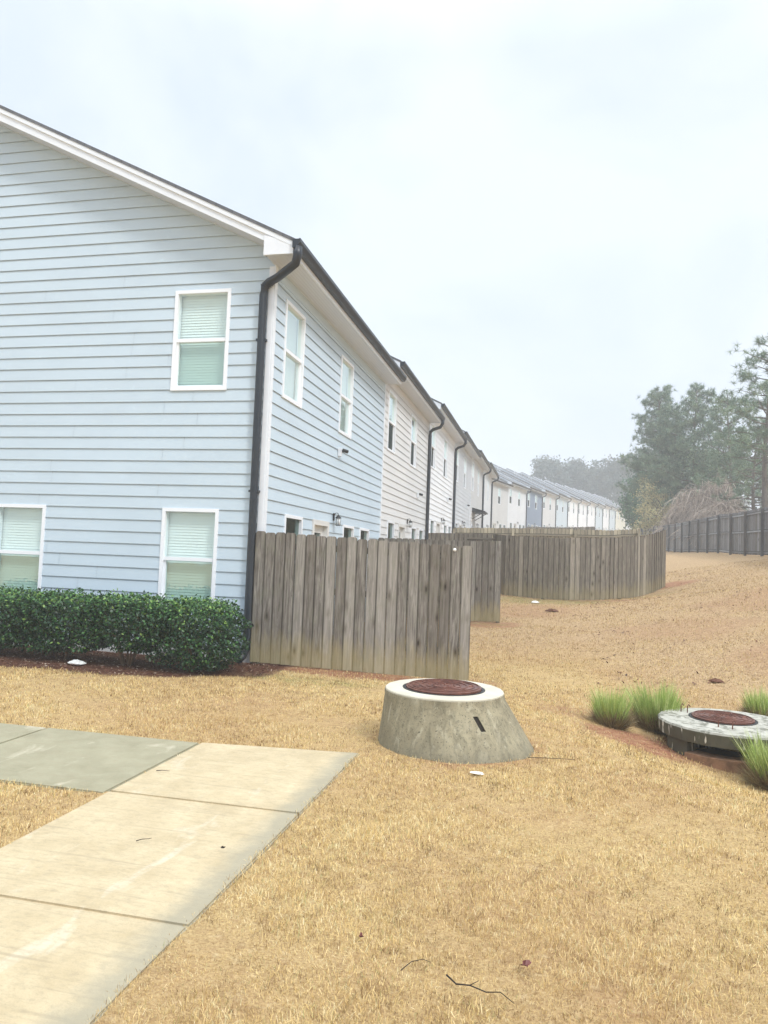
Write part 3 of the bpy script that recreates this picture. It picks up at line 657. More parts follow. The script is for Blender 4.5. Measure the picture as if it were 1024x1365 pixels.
for k,lab in ((1,'hazy yard fence at the edge of the slate blue townhouse'),(3,'hazy yard fence two units past the slate blue townhouse')):
    p=farf(k); fence('wooden_fence',lab,[(p[0]+.1*dy,p[1]-.1*dx),(p[0]+4.5*dy,p[1]-4.5*dx)],M_fence,None,1.84,group=G)
bp=[(8.2,21.0)]+[(8.2+.0*y,y) for y in np.arange(25.8,78,2.56)]
fence('boundary_fence','long dark grey boundary fence with posts and rails along the hilltop',bp,M_dark,M_dpost,1.86,bw=.14,rail_side=1,rail_h=(.06,.92,1.66),post_sp=2.56,dog=False,jit=.002,railmat=M_drail)

# ------------------------------------------------------------------ manhole cone
cone=empty('manhole_riser',(-.74,6.4,-.03))
cm=MB(); TX,TY=-.11,0.0
prof=[(.67,-.1),(.665,0),(.61,.15,TX*.35,0),(.555,.30,TX*.7,0),(.515,.41,TX*.97,0),(.514,.435,TX,0),(.510,.452,TX,0)]
cm.lathe([(p[0],p[1],*(p[2:] if len(p)>2 else (0,0))) for p in prof],(0,0,0),96,True,jit=.004)
co=cm.build('cone_body',M_cone,cone,smooth=False,recalc=True)
# lifting slot cut into the side
SP=lambda a,z,o=0: (-.26*z+(.665-.366*z-o)*math.cos(R(a)),(.665-.366*z-o)*math.sin(R(a)),z)
cut=MB(); SLOT=lambda o,hw: [tuple(Vector(SP(-57,.345,o))+Vector((-.84,-.54,0))*-hw),tuple(Vector(SP(-57,.345,o))+Vector((-.84,-.54,0))*hw),tuple(Vector(SP(-54.5,.235,o))+Vector((-.80,-.6,0))*hw),tuple(Vector(SP(-54.5,.235,o))+Vector((-.80,-.6,0))*-hw)]
cut.extrude(SLOT(-.03,.022),Vector((-.54,.84,0))*.085); cu=cut.build('cutter',M_void,None,recalc=True)
cu.parent=cone
md=co.modifiers.new('slot','BOOLEAN'); md.object=cu; md.operation='DIFFERENCE'; md.solver='EXACT'
bpy.context.view_layer.update(); dg=bpy.context.evaluated_depsgraph_get(); nm_=bpy.data.meshes.new_from_object(co.evaluated_get(dg)); co.modifiers.clear(); co.data=nm_
bpy.data.objects.remove(cu)
try: co.data.shade_smooth(); co.data.set_sharp_from_angle(angle=R(35))
except Exception: pass
sl=MB(); sl.extrude(SLOT(.012,.0215),Vector((-.54,.84,0))*.03); sl.build('slot_shade',M_void,cone)  # near-black plug paints the shade inside the cut slot
rm=MB(); rm.lathe([(.500,.450,TX,0),(.507,.452,TX,0),(.508,.462,TX,0),(.502,.469,TX,0),(.35,.470,TX,0),(.35,.440,TX,0)],(0,0,0),96,True,jit=.006); rm.build('rim',M_rim,cone,recalc=True,smooth=False)
def cover(parent,c,r,tilt=0):
    m=MB(); m.lathe([(r,0),(r,.020),(r-.008,.024),(0.001,.024)],(0,0,0),72,True)
    for rr_ in (.30,.45,.62,.80,.93):
        a=r*rr_; m.lathe([(a-.006,.023),(a-.005,.030),(a+.005,.030),(a+.006,.023)],(0,0,0),72,False)
    for k in range(8):
        a=k*math.pi/4+.2; m.tube([(r*.66*math.cos(a),r*.66*math.sin(a),.025),(r*.78*math.cos(a),r*.78*math.sin(a),.025)],.007,6)
    for k in range(6):
        a=k*math.pi/3+.5; m.tube([(r*.10*math.cos(a),r*.10*math.sin(a),.025),(r*.26*math.cos(a),r*.26*math.sin(a),.025)],.007,6)
    o=m.build('manhole_cover',M_rust,parent,recalc=True); o.location=c; o.rotation_euler=(R(tilt),R(-tilt),0)
    try: o.data.shade_smooth(); o.data.set_sharp_from_angle(angle=R(30))
    except Exception: pass
    g=MB(); g.lathe([(r+.004,-.005),(r+.03,-.005),(r+.03,.006),(r+.004,.006)],(0,0,0),64,False); go=g.build('cover_frame',M_iron,parent); go.location=c
    return o
cover(cone,(TX-.005,0,.468),.325,.6)
tag(cone,'tall tapered concrete manhole cone with rusty cover in front of the fence','manhole')

# ------------------------------------------------------------------ storm drain inlet
dc=(1.90,8.50); dr=empty('storm_drain',(dc[0],dc[1],0)); zt=-.045
s_=MB(); s_.lathe([(.66,zt-.145),(.695,zt-.14),(.705,zt-.02),(.69,zt-.002),(.60,zt),(.29,zt+.004),(.001,zt+.004)],(0,0,0),90,True,jit=.008); s_.build('slab',M_inlet,dr,recalc=True)
def arc(a0,a1,r0,r1,z0,z1,n=14):
    m=MB(); 
    for k in range(n):
        t0=R(a0+(a1-a0)*k/n); t1=R(a0+(a1-a0)*(k+1)/n)
        m.extrude([(r0*math.cos(t0),r0*math.sin(t0),z0),(r1*math.cos(t0),r1*math.sin(t0),z0),(r1*math.cos(t1),r1*math.sin(t1),z0),(r0*math.cos(t1),r0*math.sin(t1),z0)],(0,0,z1-z0))
    return m
for a0,a1 in ((195,222),(305,330),(20,150)): arc(a0,a1,.52,.66,-.62,zt-.142).build('support_wall',M_inlet,dr,recalc=True)
arc(222.3,304.7,.50,.70,-.70,-.295,20).build('sill',M_clay,dr,recalc=True)
pt_=MB(); pt_.lathe([(.53,-.45),(.53,-.46),(.01,-.47)],(0,0,0),40,False); pt_.build('silt_floor',M_void,dr)
cover(dr,(-.04,.10,zt+.004),.31)
for (a,b) in ((-.42,.34),(-.36,.30),(-.18,-.36),(-.06,-.42)):
    lp=MB(); lp.tube([(a,b,zt-.01),(a,b,zt+.075),(a+.012,b+.0,zt+.09),(a+.03,b+.005,zt+.07)],.006,6); lp.build('rebar_hook',M_rust,dr)
tag(dr,'low round concrete storm drain with side opening among grass clumps','storm drain')

# ------------------------------------------------------------------ blades helper
def blades(base,tip,width,rnd,bend=None):
    """arrays -> verts/idx of 5-vertex bent blades"""
    n=len(base); d=tip-base; side=np.cross(d,np.array([0,0,1.0])); side+=rng.normal(0,.3,side.shape)*np.linalg.norm(d,axis=1,keepdims=True); side/=np.linalg.norm(side,axis=1,keepdims=True)+1e-9
    w=(width[:,None] if hasattr(width,'__len__') else width)*side*.5
    mid=base+d*.55; 
    if bend is not None: mid=mid+bend
    V=np.stack([base-w,base+w,mid+w*.8,mid-w*.8,tip],1).reshape(-1,3)
    o=np.arange(n)[:,None]*5
    idx=np.concatenate([o+np.array([[0,1,2,3]]),o+np.array([[3,2,4]])],1).ravel()
    fn=np.tile([4,3],n); return V,fn,idx,np.repeat(rnd,5)
# lawn
def lawn():
    pos=[]; 
    r0,r1=1.7,30.0; Nn=1000000
    # density falls with distance from where one stands on the lawn
    u=rng.random(Nn); e=.5; r=(r0**e+u*(r1**e-r0**e))**(1/e)
    a=rng.uniform(R(-52),R(30),Nn)
    x=r*np.sin(a); y=r*np.cos(a)
    mulch,soil,hill,moss=masks(x,y)
    fz=np.abs(rng.normal(0,.014,Nn)); walk=((x>-2.69+fz)&(x<-1.43-fz)&(y<5.60+.1*(x+2.7)))|((x<-2.69)&(y>4.265)&(y<5.565))
    overhang=rng.random(Nn)<.0
    ok=~walk&(rng.random(Nn)>np.clip(mulch*1.0+soil*.8+hill*.3,0,1))
    ok&=~((x<-3.95)&(y>9.2)); ok&=~((x>8.1)|((y>24)&(x<3.6))); ok&=np.hypot(x+.74,y-6.4)>.645; ok&=np.hypot(x-1.9,y-8.5)>.64
    ok&=(wob(x,y,9)*.5+wob(y,x,4)*.5+rng.normal(0,.5,Nn))>-1.05
    x=x[ok]; y=y[ok]; r=r[ok]; n=len(x); z=TZ(x,y)-.012
    tall=1+.35*wob(x,y,2.3)+.25*wob(x,y,8)
    L=rng.uniform(.010,.030,n)*np.clip(tall,.45,1.6)*np.clip(1+.02*(r-3),1,1.3); th=rng.uniform(0,2*np.pi,n); lean=np.clip(rng.normal(.75,.42,n),.0,1.5)
    d=np.stack([np.cos(th)*np.sin(lean),np.sin(th)*np.sin(lean),np.cos(lean)+.12],1)*L[:,None]
    base=np.stack([x,y,z],1)+np.array([0,0,1])*rng.uniform(0,.008,n)[:,None]; wdt=.0017*np.clip((r/3)**.9,1,6)*rng.uniform(.7,1.3,n)
    patch=np.clip(.47+.13*wob(x,y,2.3)+.13*wob(x,y,11)+.12*wob(y,x,23),0,1)
    def cell(x,y,sz,k): return np.modf(np.abs(np.sin(np.floor(x/sz)*127.1+np.floor(y/sz)*311.7+k)*43758.5453))[0]
    xw=x+.03*np.sin(y*40)+rng.normal(0,.012,n); yw=y+.03*np.sin(x*37)+rng.normal(0,.012,n); sc=.055*np.clip(r/5,1,2.5)
    patch=patch+(cell(xw/np.round(np.clip(r/5,1,2.5)),yw/np.round(np.clip(r/5,1,2.5)),.055,1)-.5)*.42+(cell(xw,yw,.17,2)-.5)*.22
    rn=np.clip(rng.normal(patch-.12*hill[ok],.27),0,.96); rn=np.where(rng.random(n)<.035,1.0,rn)
    V,fn,idx,rr=blades(base,base+d,wdt,rn,bend=np.array([0,0,1])*(L*.18)[:,None])
    return tag(np_mesh('lawn_grass',V,fn,idx,rr,M_straw),'short dormant straw coloured lawn grass around the path and manhole','grass',kind='stuff')
lawn()
def clump(cx,cy,rad,h,n,label):
    z0=tz(cx,cy)-.02
    th=rng.uniform(0,2*np.pi,n); rr=rad*.55*np.sqrt(rng.random(n)); base=np.stack([rr*np.cos(th),rr*np.sin(th),np.zeros(n)],1)
    t2=th+rng.normal(0,.5,n); L=h*rng.uniform(.5,1.0,n)*(1+.22*np.sin(th*3+cx*9)); lean=np.clip(rr/(rad*.55)*.30+rng.normal(.08,.15,n),0,1.2)
    dead=rng.random(n)<.30; L=np.where(dead,L*.62,L); lean=np.where(dead,lean+.35,lean)
    d=np.stack([np.cos(t2)*np.sin(lean),np.sin(t2)*np.sin(lean),np.cos(lean)],1)*L[:,None]
    rn=np.where(dead,rng.uniform(0,.3,n),rng.uniform(.42,1,n))
    V,fn,idx,r_=blades(base,base+d,.0075,rn,bend=np.array([0,0,1])*(L*.07)[:,None])
    root=empty('grass_clump',(cx,cy,z0)); np_mesh('blades',V,fn,idx,r_,M_clump,root)
    # lower, dry skirt of last year's blades
    n2=n; th=rng.uniform(0,2*np.pi,n2); rr=rad*.6*np.sqrt(rng.random(n2)); base=np.stack([rr*np.cos(th),rr*np.sin(th),np.zeros(n2)],1); L=h*rng.uniform(.25,.62,n2); lean=rng.uniform(.1,1.3,n2)
    d=np.stack([np.cos(th)*np.sin(lean),np.sin(th)*np.sin(lean),np.cos(lean)],1)*L[:,None]
    V,fn,idx,r_=blades(base,base+d,.007,rng.uniform(0,.32,n2)); np_mesh('dry_base',V,fn,idx,r_,M_clump,root)
    return tag(root,label,'grass clump','green grass clumps round the storm drain')
clump(.72,8.62,.21,.43,2000,'green grass clump standing leftmost, apart from the storm drain')
clump(1.28,9.12,.32,.54,3400,'widest green grass clump behind the left edge of the storm drain')
clump(2.10,7.55,.27,.47,2600,'yellowish grass clump in front of the storm drain opening')
clump(2.55,9.75,.26,.38,1300,'small grass tuft peeking over the back of the storm drain')

# ------------------------------------------------------------------ hedge shrubs
def leaves(c,n_dir,size,rnd,asp=.55):
    """folded leaf quads: c centres, size array"""
    n=len(c); a=rng.normal(size=(n,3)); a/=np.linalg.norm(a,axis=1,keepdims=True)
    b=np.cross(a,n_dir+rng.normal(0,.6,(n,3))); b/=np.linalg.norm(b,axis=1,keepdims=True)+1e-9
    s=size[:,None]; V=np.stack([c-a*s,c+b*s*asp,c+a*s,c-b*s*asp],1).reshape(-1,3)
    o=np.arange(n)[:,None]*4; return V,np.full(n,4),(o+np.array([[0,1,2,3]])).ravel(),np.repeat(rnd,4)
def shrub(cx,cy,hx,hy,ztop,zbot,n,label,nstem=6,seed=0):
    rs=np.random.default_rng(seed); z0=tz(cx,cy)
    root=empty('hedge_shrub',(cx,cy,z0))
    p=rs.uniform(-1,1,(n*3,3)); q=(np.abs(p)**4.6).sum(1)**(1/4.6)
    keep=(q<1)&(rs.random(n*3)<np.clip(q**2.2*1.1+.16,0,1)); p=p[keep][:n]; q=q[keep][:n]
    zc=(ztop+zbot)/2; hz=(ztop-zbot)/2
    lump=1+.06*np.sin(p[:,0]*6+seed)+.06*np.sin(p[:,2]*9+p[:,1]*5+seed*2)+.05*np.sin(p[:,0]*17+p[:,2]*13)
    X=p[:,0]*hx*lump; Y=p[:,1]*hy*lump; Z=zc+p[:,2]*hz*(1+.05*np.sin(p[:,0]*11+seed))
    # thin, ragged underside and gaps
    gap=np.sin(X*9+seed*3)*np.sin(Z*11+seed)+.5*np.sin(X*23+Z*17)
    k=~((p[:,2]<-.25)&(gap+rs.normal(0,.35,len(X))>.15+.9*(p[:,2]+1)))
    top=(p[:,2]>.85)&(rs.random(len(X))<.25); Z=Z+np.where(top,rs.uniform(0,.07,len(X)),0)
    c=np.stack([X,Y,Z],1)[k]; p=p[k]
    nrm=p/np.linalg.norm(p,axis=1,keepdims=True); rn=np.clip(.34+.42*np.clip(p[:,2],0,1)**2+rs.normal(0,.26,len(c)),0,1)  # leaves paler towards the top: light from above painted into their tone
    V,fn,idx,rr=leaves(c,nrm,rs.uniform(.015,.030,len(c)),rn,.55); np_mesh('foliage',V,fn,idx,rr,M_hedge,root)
    st=MB(); 
    for i in range(nstem):
        a=rs.uniform(0,6.28); x0=.05*math.cos(a); y0=.05*math.sin(a); x1=hx*.75*math.cos(a); y1=hy*.6*math.sin(a)
        st.tube([(x0,y0,-.04),(x0*1.6+x1*.1,y0+y1*.1,.16),(x1*.5,y1*.5,.36),(x1,y1,ztop*.8)],[.015,.012,.009,.004],6)
        for j in range(3):
            f=rs.uniform(.3,.9); st.tube([(x1*f,y1*f,.15+.4*f),(x1*f+rs.normal(0,.12),y1*f+rs.normal(0,.1),.3+.5*f)],[.006,.003],4)
    st.build('stems',M_stem,root,smooth=True)
    return tag(root,label,'hedge shrub','trimmed green hedge shrubs along the light blue gable')
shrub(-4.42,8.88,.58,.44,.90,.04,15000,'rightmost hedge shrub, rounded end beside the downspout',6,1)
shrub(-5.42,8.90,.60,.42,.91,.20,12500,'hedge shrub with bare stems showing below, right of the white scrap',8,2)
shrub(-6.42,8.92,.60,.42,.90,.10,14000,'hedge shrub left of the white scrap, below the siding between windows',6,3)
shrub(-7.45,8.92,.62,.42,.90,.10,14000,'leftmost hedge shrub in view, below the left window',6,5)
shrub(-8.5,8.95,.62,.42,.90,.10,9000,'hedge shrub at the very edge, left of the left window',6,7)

# ------------------------------------------------------------------ trees
def tufts(cen,n_per,L,w,rs,up=.25):
    m=len(cen); c=np.repeat(cen,n_per,0); n=len(c); d=rs.normal(size=(n,3)); d[:,2]+=up; d/=np.linalg.norm(d,axis=1,keepdims=True)
    l=L*rs.uniform(.6,1.1,n)[:,None]; sd=np.cross(d,rs.normal(size=(n,3))); sd/=np.linalg.norm(sd,axis=1,keepdims=True)+1e-9
    V=np.stack([c-sd*w,c+sd*w,c+d*l],1).reshape(-1,3)
    rn=np.repeat(np.clip(np.repeat(rs.uniform(.1,.9,m),n_per)+rs.normal(0,.12,n),0,1),3)
    return V,np.full(n,3),np.arange(n*3),rn
def pine(name,x,y,h,spread,seed,label,crown0=.35,dens=1.0,mat=None,lean=0,tuftL=.34,droop=.0,nbr=42,dead=True,group='pines and evergreens beyond the boundary fence',cat='pine tree',w=.014):
    rs=np.random.default_rng(seed); z0=tz(x,y)-.1; root=empty(name,(x,y,z0))
    tr=MB(); R0=.012*h+.05; path=[(lean*(t**1.5)*h+.15*math.sin(t*5+seed),.1*math.sin(t*4+seed*2),t*h) for t in np.linspace(0,1,9)]
    tr.tube(path,[R0*(1-.9*t)+.01 for t in np.linspace(0,1,9)],8); tr.build('trunk',M_bark,root,smooth=True)
    br=MB(); cen=[]
    for i in range(nbr):
        t=crown0+(1-crown0)*(i+rs.random())/nbr; a=i*2.4+rs.normal(0,.4)
        q=np.interp(t,np.linspace(0,1,9),[p[0] for p in path]); qy=np.interp(t,np.linspace(0,1,9),[p[1] for p in path])
        f=(t-crown0)/(1-crown0); ln=spread*(1-.75*f**1.3)*rs.uniform(.55,1.1)*(.6+.4*min(1,f*4)); 
        rise=ln*(.1+.45*f)-droop*ln
        P0=np.array([q,qy,t*h]); P=[P0+np.array([math.cos(a)*ln*s,math.sin(a)*ln*s,rise*s**1.4+rs.normal(0,.04*ln)*(s>0)]) for s in (0,.35,.7,1)]
        br.tube(P,[.035+.012*ln,.028,.018,.008],5,False)
        cen.append(P[3])
        for j in range(int(7*dens*max(.5,ln/2))):
            s=rs.uniform(.25,1); b0=P0+(P[3]-P0)*s; aa=a+rs.choice([-1,1])*rs.uniform(.4,1.3); l2=ln*rs.uniform(.15,.4)
            b1=b0+np.array([math.cos(aa)*l2,math.sin(aa)*l2,l2*rs.uniform(-.15,.5)]); br.tube([b0,b1],[.014,.006],4,False)
            for s2 in (.5,.8,1.0): cen.append(b0+(b1-b0)*s2+rs.normal(0,.10,3))
            cen.append(b1+rs.normal(0,.16,3)); cen.append(b1+rs.normal(0,.22,3))
    if dead:
        for i in range(16):
            t=rs.uniform(.12,crown0+.1); a=rs.uniform(0,6.28); ln=spread*rs.uniform(.25,.6); P0=np.array([np.interp(t,np.linspace(0,1,9),[p[0] for p in path]),0,t*h])
            P1=P0+np.array([math.cos(a)*ln,math.sin(a)*ln,-.1*ln]); br.tube([P0,(P0+P1)/2+np.array([0,0,.15*ln]),P1],[.025,.015,.006],4,False)
            for j in range(4): s=rs.uniform(.3,1); b=P0+(P1-P0)*s; br.tube([b,b+rs.normal(0,.35,3)],[.008,.004],3,False)
    br.build('branches',M_bark,root)
    V,fn,idx,rr=tufts(np.array(cen)[rs.random(len(cen))<.75],22,tuftL,w,rs,.35); np_mesh('needles',V,fn,idx,rr,mat or M_pine,root)
    return tag(root,label,cat,group)
def leafy(name,x,y,h,spread,seed,label,mat,nclump=160,lsz=.10,per=60,trunk=True,z0f=.25,cat='tree',group=None,cl=.55,th=.10):
    rs=np.random.default_rng(seed); z0=tz(x,y)-.1; root=empty(name,(x,y,z0)); tr=MB()
    tr.tube([(0,0,0),(.1,0,h*.3),(0,.1,h*.6),(.1,0,h*.9)],[th*h*.1+.05,th*h*.08+.04,.05,.02],7); tr.build('trunk',M_bark,root,smooth=True)
    p=rs.normal(size=(nclump,3)); p/=np.linalg.norm(p,axis=1,keepdims=True); p*=rs.uniform(.45,1,nclump)[:,None]**.6
    lob=1+.22*np.sin(p[:,0]*4+seed)+.18*np.sin(p[:,2]*6+p[:,1]*4+seed)
    C=np.stack([p[:,0]*spread*lob,p[:,1]*spread*lob,h*(z0f+1)/2+p[:,2]*h*(1-z0f)/2*lob],1)
    br=MB()
    for c in C[::2]: 
        b=np.array([0,0,min(c[2]*.75,h*.7)]); br.tube([b,(b+c)/2+rs.normal(0,.12,3),c],[.035,.02,.006],4,False)
    br.build('branches',M_bark,root)
    c=np.repeat(C,per,0)+rs.normal(0,cl*.5,(nclump*per,3))*np.array([1,1,.7]); rn=np.clip(np.repeat(rs.uniform(.1,.9,nclump),per)+rs.normal(0,.15,len(c)),0,1)
    V,fn,idx,rr=leaves(c,rs.normal(size=c.shape),rs.uniform(.6,1.2,len(c))*lsz,rn,.6); np_mesh('foliage',V,fn,idx,rr,mat,root)
    return tag(root,label,cat,group)
GP='pines and evergreens beyond the boundary fence'
pine('pine_tree',11.75,44.2,11.7,3.4,3,'tall bare-stemmed pine at the right edge, standing above everything',.42,.9,droop=.05,nbr=40,tuftL=.38)
pine('pine_tree',9.0,66,13.6,3.4,5,'dense pine leftmost of the middle clump, over the tan shrub',.22,1.2,nbr=64,tuftL=.40,w=.017)
pine('pine_tree',10.0,72,14.6,3.2,6,'pine half hidden behind the leftmost two pines of the middle clump',.25,1.1,nbr=54,tuftL=.42,w=.018)
pine('pine_tree',11.4,63,13.0,3.4,8,'pine in the centre of the middle clump',.22,1.2,nbr=64,tuftL=.40,w=.017)
pine('pine_tree',12.8,58,11.2,3.6,12,'pine right of the middle clump, reaching toward the tallest pine',.25,.9,nbr=50,tuftL=.38)
pine('pine_tree',12.6,50,8.0,3.6,15,'lower spreading pine bough between the middle clump and the tallest pine',.3,.8,nbr=30,droop=.1)
M_soft=m_leaf('soft_needle_clusters',[(0,(.09,.145,.10)),(.6,(.19,.275,.18)),(1,(.32,.41,.26))],.7,.2)
leafy('evergreen_tree',10.3,66,12.6,3.3,26,'broad rounded evergreen crown filling the middle of the pines',M_soft,130,.09,52,group=GP,cl=.7,z0f=.22,cat='evergreen tree')
leafy('evergreen_tree',12.9,62,11.0,3.0,27,'rounded evergreen crown between the middle pines and the tallest pine',M_soft,110,.095,60,group=GP,cl=.7,z0f=.3,cat='evergreen tree')
leafy('evergreen_tree',9.5,78,7.6,2.6,21,'bright evergreen tree at the left foot of the middle pines',M_ever,130,.13,70,group=GP,cl=.8,z0f=.1,cat='evergreen tree')
leafy('flowering_shrub',9.0,63.5,5.5,1.8,23,'yellowish tan leafing shrub at the end of the far row of roofs',M_tan,130,.07,70,z0f=.08,cl=.6,cat='shrub')
leafy('flowering_shrub',10.6,59,4.0,1.9,24,'lower brownish tan shrub between the yellowish shrub and the bare vines',M_tan,60,.06,40,z0f=.05,cl=.7,cat='shrub')
def vines(x,y,w,d,h,n,seed,label):
    rs=np.random.default_rng(seed); z0=tz(x,y)-.1; root=empty('vine_thicket',(x,y,z0)); V=MB()
    for i in range(n):
        a=rs.uniform(0,6.28); rr=math.sqrt(rs.random()); bx,by=rr*w*math.cos(a),rr*d*math.sin(a); hh=h*(1-.55*rr*rr)*rs.uniform(.55,1.1); a2=a+rs.normal(0,1); l=rs.uniform(.4,1.5)
        V.cur=rs.random(); arch=[(0,.0),(.12,.62),(.35,.95),(.6,1.0),(.85,.82),(1.05,.5),(1.15,.25)]
        P=[(bx+(t_-.5)*l*1.6*math.cos(a2)+.15*math.sin(t_*7+i),by+(t_-.5)*l*1.6*math.sin(a2)+.15*math.cos(t_*6+i),hh*(.35+.65*q_)) for t_,q_ in arch]
        P=[tuple(np.array(p)+rs.normal(0,.07,3)) for p in P]
        V.tube(P,[.017,.016,.015,.014,.012,.010,.006],3,False)
    V.build('stems',M_vine,root)
    m_=n*3; a=rs.uniform(0,6.28,m_); rr=np.sqrt(rs.random(m_)); C=np.stack([rr*w*1.1*np.cos(a),rr*d*1.1*np.sin(a),h*(1-.5*rr*rr)*rs.uniform(.05,.98,m_)],1)
    Vv,fn_,ix,r_=tufts(C,9,.42,.009,rs,.1); np_mesh('twigs',Vv,fn_,ix,r_,M_vine,root); return tag(root,label,'thicket','bare vine thickets behind the boundary fence')
vines(10.7,50,1.9,1.6,3.3,700,31,'tangle of bare pinkish vines mounded just behind the middle of the boundary fence')
vines(11.2,54,1.7,1.5,5.0,760,32,'tallest mound of grey bare vines climbing the middle pines')
vines(10.1,57,1.7,1.5,4.6,620,33,'brownish bare thicket right of the yellowish tan shrub')
vines(11.2,41.5,1.3,1.3,2.2,220,34,'low bare brush at the foot of the tallest pine')
vines(10.4,45.5,1.4,1.4,2.4,300,35,'low pale bare brush left of the tallest pine')
GF='hazy far trees behind the far row'
for i,(x,y,h,sp,sd,lab) in enumerate([(1.0,168,20,5.2,41,'leftmost hazy far tree, its bare trunks showing above the roofs'),(8.0,172,19,4.4,42,'hazy far tree second from the left above the roofs'),
    (14.2,165,21,5.4,43,'hazy far tree third from the left above the roofs'),(20,170,22.5,6,44,'hazy far tree fourth from the left, highest of the far trees'),(25,160,20,5.5,45,'rightmost hazy far tree, partly behind the evergreen')]):
    leafy('far_tree',x,y,h*.93,sp*.92,sd,lab,M_dull,150,.30,80,cl=1.5,z0f=.45 if i<2 else .15,group=GF,th=.12)
for i,(x,y,h,sp,sd,lab) in enumerate([(19,66,9,3.2,51,'pale hazy tree seen under the boughs left of the tallest pine'),(23,72,10,3.5,52,'pale hazy tree seen beside the trunk of the tallest pine')]):
    leafy('far_tree',x,y,h,sp,sd,lab,M_dull,90,.16,50,cl=1.2,group=GF)

# ------------------------------------------------------------------ litter
def crumple(name,x,y,rx,ry,h,mat,label,cat,seed):
    rs=random.Random(seed); m=MB(); n=14
    m.lathe([(1,0),(1.05,.25),(.8,.7),(.4,.95),(.02,1.0)],(0,0,0),n,True)
    m.v=[(vx*rx*(1+rs.uniform(-.25,.25)),vy*ry*(1+rs.uniform(-.25,.25)),vz*h*(1+rs.uniform(-.3,.3))) for vx,vy,vz in m.v]
    o=m.build(name,mat); o.location=(x,y,tz(x,y)+.008); return tag(o,label,cat)
crumple('plastic_scrap',-5.98,8.62,.12,.06,.05,M_scrap,'crumpled white scrap lying on the mulch under the hedge','litter',1)
crumple('plastic_scrap',-.47,5.47,.045,.02,.012,M_scrap,'small flat white scrap on the lawn in front of the concrete cone','litter',2)
crumple('plastic_scrap',-.33,21.2,.10,.07,.05,M_scrap,'white scrap on the mossy ground below the curved fence','litter',3)
crumple('clay_clod',.12,19.3,.16,.08,.06,M_litter,'dark clod on the ground between the second and the curved fence','clod',4)
crumple('clay_clod',2.35,11.3,.09,.05,.04,M_litter,'dark clod on the slope above the storm drain','clod',5)
def leaf(x,y,s,mat,label,seed):
    rs=random.Random(seed); m=MB(); pts=[]
    for k in range(11):
        a=k*2*math.pi/11; r_=s*(1 if k%2==0 else .55)*rs.uniform(.8,1.1); pts.append((r_*math.cos(a),r_*.7*math.sin(a),.25*s*math.sin(a*2+seed)+.02))
    for k in range(11): m.face([(0,0,.012),pts[k],pts[(k+1)%11]])
    o=m.build('fallen_leaf',mat); o.location=(x,y,tz(x,y)+.012); o.rotation_euler=(0,0,seed); return tag(o,label,'leaf')
leaf(-.05,2.96,.030,M_red,'dark red fallen leaf on the lawn near the bottom edge',1)
leaf(-.70,2.98,.018,M_red,'tiny dark leaf on the lawn left of the fallen twigs',2)
leaf(-1.60,3.63,.016,M_twig,'curled dark leaf fragment on the tan slab near its lawn edge',4)
def twig(x,y,pts,r_,label):
    m=MB(); m.tube([(px,py,pz) for px,py,pz in pts],[r_*(1-.6*i/(len(pts)-1)) for i in range(len(pts))],5)
    if len(pts)>4: m.tube([pts[2],(pts[2][0]+.03,pts[2][1]+.02,pts[2][2]+.01)],[r_*.6,r_*.3],4)
    o=m.build('twig',M_twig,None,smooth=True); o.location=(x,y,tz(x,y)+.022); return tag(o,label,'twig')
twig(-.33,2.78,[(0,.02,.01),(.04,-.01,.0),(.09,-.015,.006),(.15,-.03,.0),(.20,-.03,.008),(.25,-.07,0)],.0035,'longest dark twig lying across the lawn at the bottom')
twig(-.50,2.80,[(0,0,0),(.03,.05,.01),(.07,.075,.012),(.10,.078,.004)],.002,'thin curved twig on the lawn left of the longest twig')
twig(-2.08,3.60,[(0,0,-.006),(.02,.025,-.004),(.05,.04,-.004),(.055,.06,-.006)],.0026,'small forked twig in the middle of the tan slab')
twig(-2.62,4.75,[(0,0,-.006),(.04,.012,-.003),(.09,.02,-.005)],.003,'small twig on the grey slab near its joint')
twig(-.12,6.05,[(0,0,-.01),(.12,.03,-.008),(.24,.06,-.01),(.36,.07,-.01)],.003,'dry twig on the lawn right of the concrete cone')
def scatter(name,n,area,size,mat,label,cat,seed,jitz=.01,clumpy=False):
    rs=np.random.default_rng(seed); pts=[]
    x=rs.uniform(area[0],area[1],n); y=rs.uniform(area[2],area[3],n)
    if clumpy:
        k=(wob(x,y,.9)+wob(y,x,2.2)*.6+rs.normal(0,.3,n))>.45; x=x[k]; y=y[k]
    if name=='mulch_chips': mu=masks(x,y)[0]; k=mu>.5; x=x[k]; y=y[k]
    d=np.hypot(x,y); c=np.stack([x,y,TZ(x,y)+jitz],1); n=len(c)
    nd=np.tile([0,0,1.0],(n,1)); a=rs.normal(size=(n,3)); a[:,2]*=.35; a/=np.linalg.norm(a,axis=1,keepdims=True); b=np.cross(nd,a)+rs.normal(0,.25,(n,3)); s=(rs.uniform(.5,1.4,n)*size)[:,None]
    V=np.stack([c-a*s,c-b*s*.5,c+a*s,c+b*s*.45],1).reshape(-1,3); o=np.arange(n)[:,None]*4
    return tag(np_mesh(name,V,np.full(n,4),(o+np.array([[0,1,2,3]])).ravel(),np.repeat(rs.random(n),4),mat),label,cat,kind='stuff')
scatter('leaf_litter',5200,(.6,8,10.5,29),.030,M_litter,'small dark leaf and cone litter over the sloping lawn','litter',61,clumpy=True)
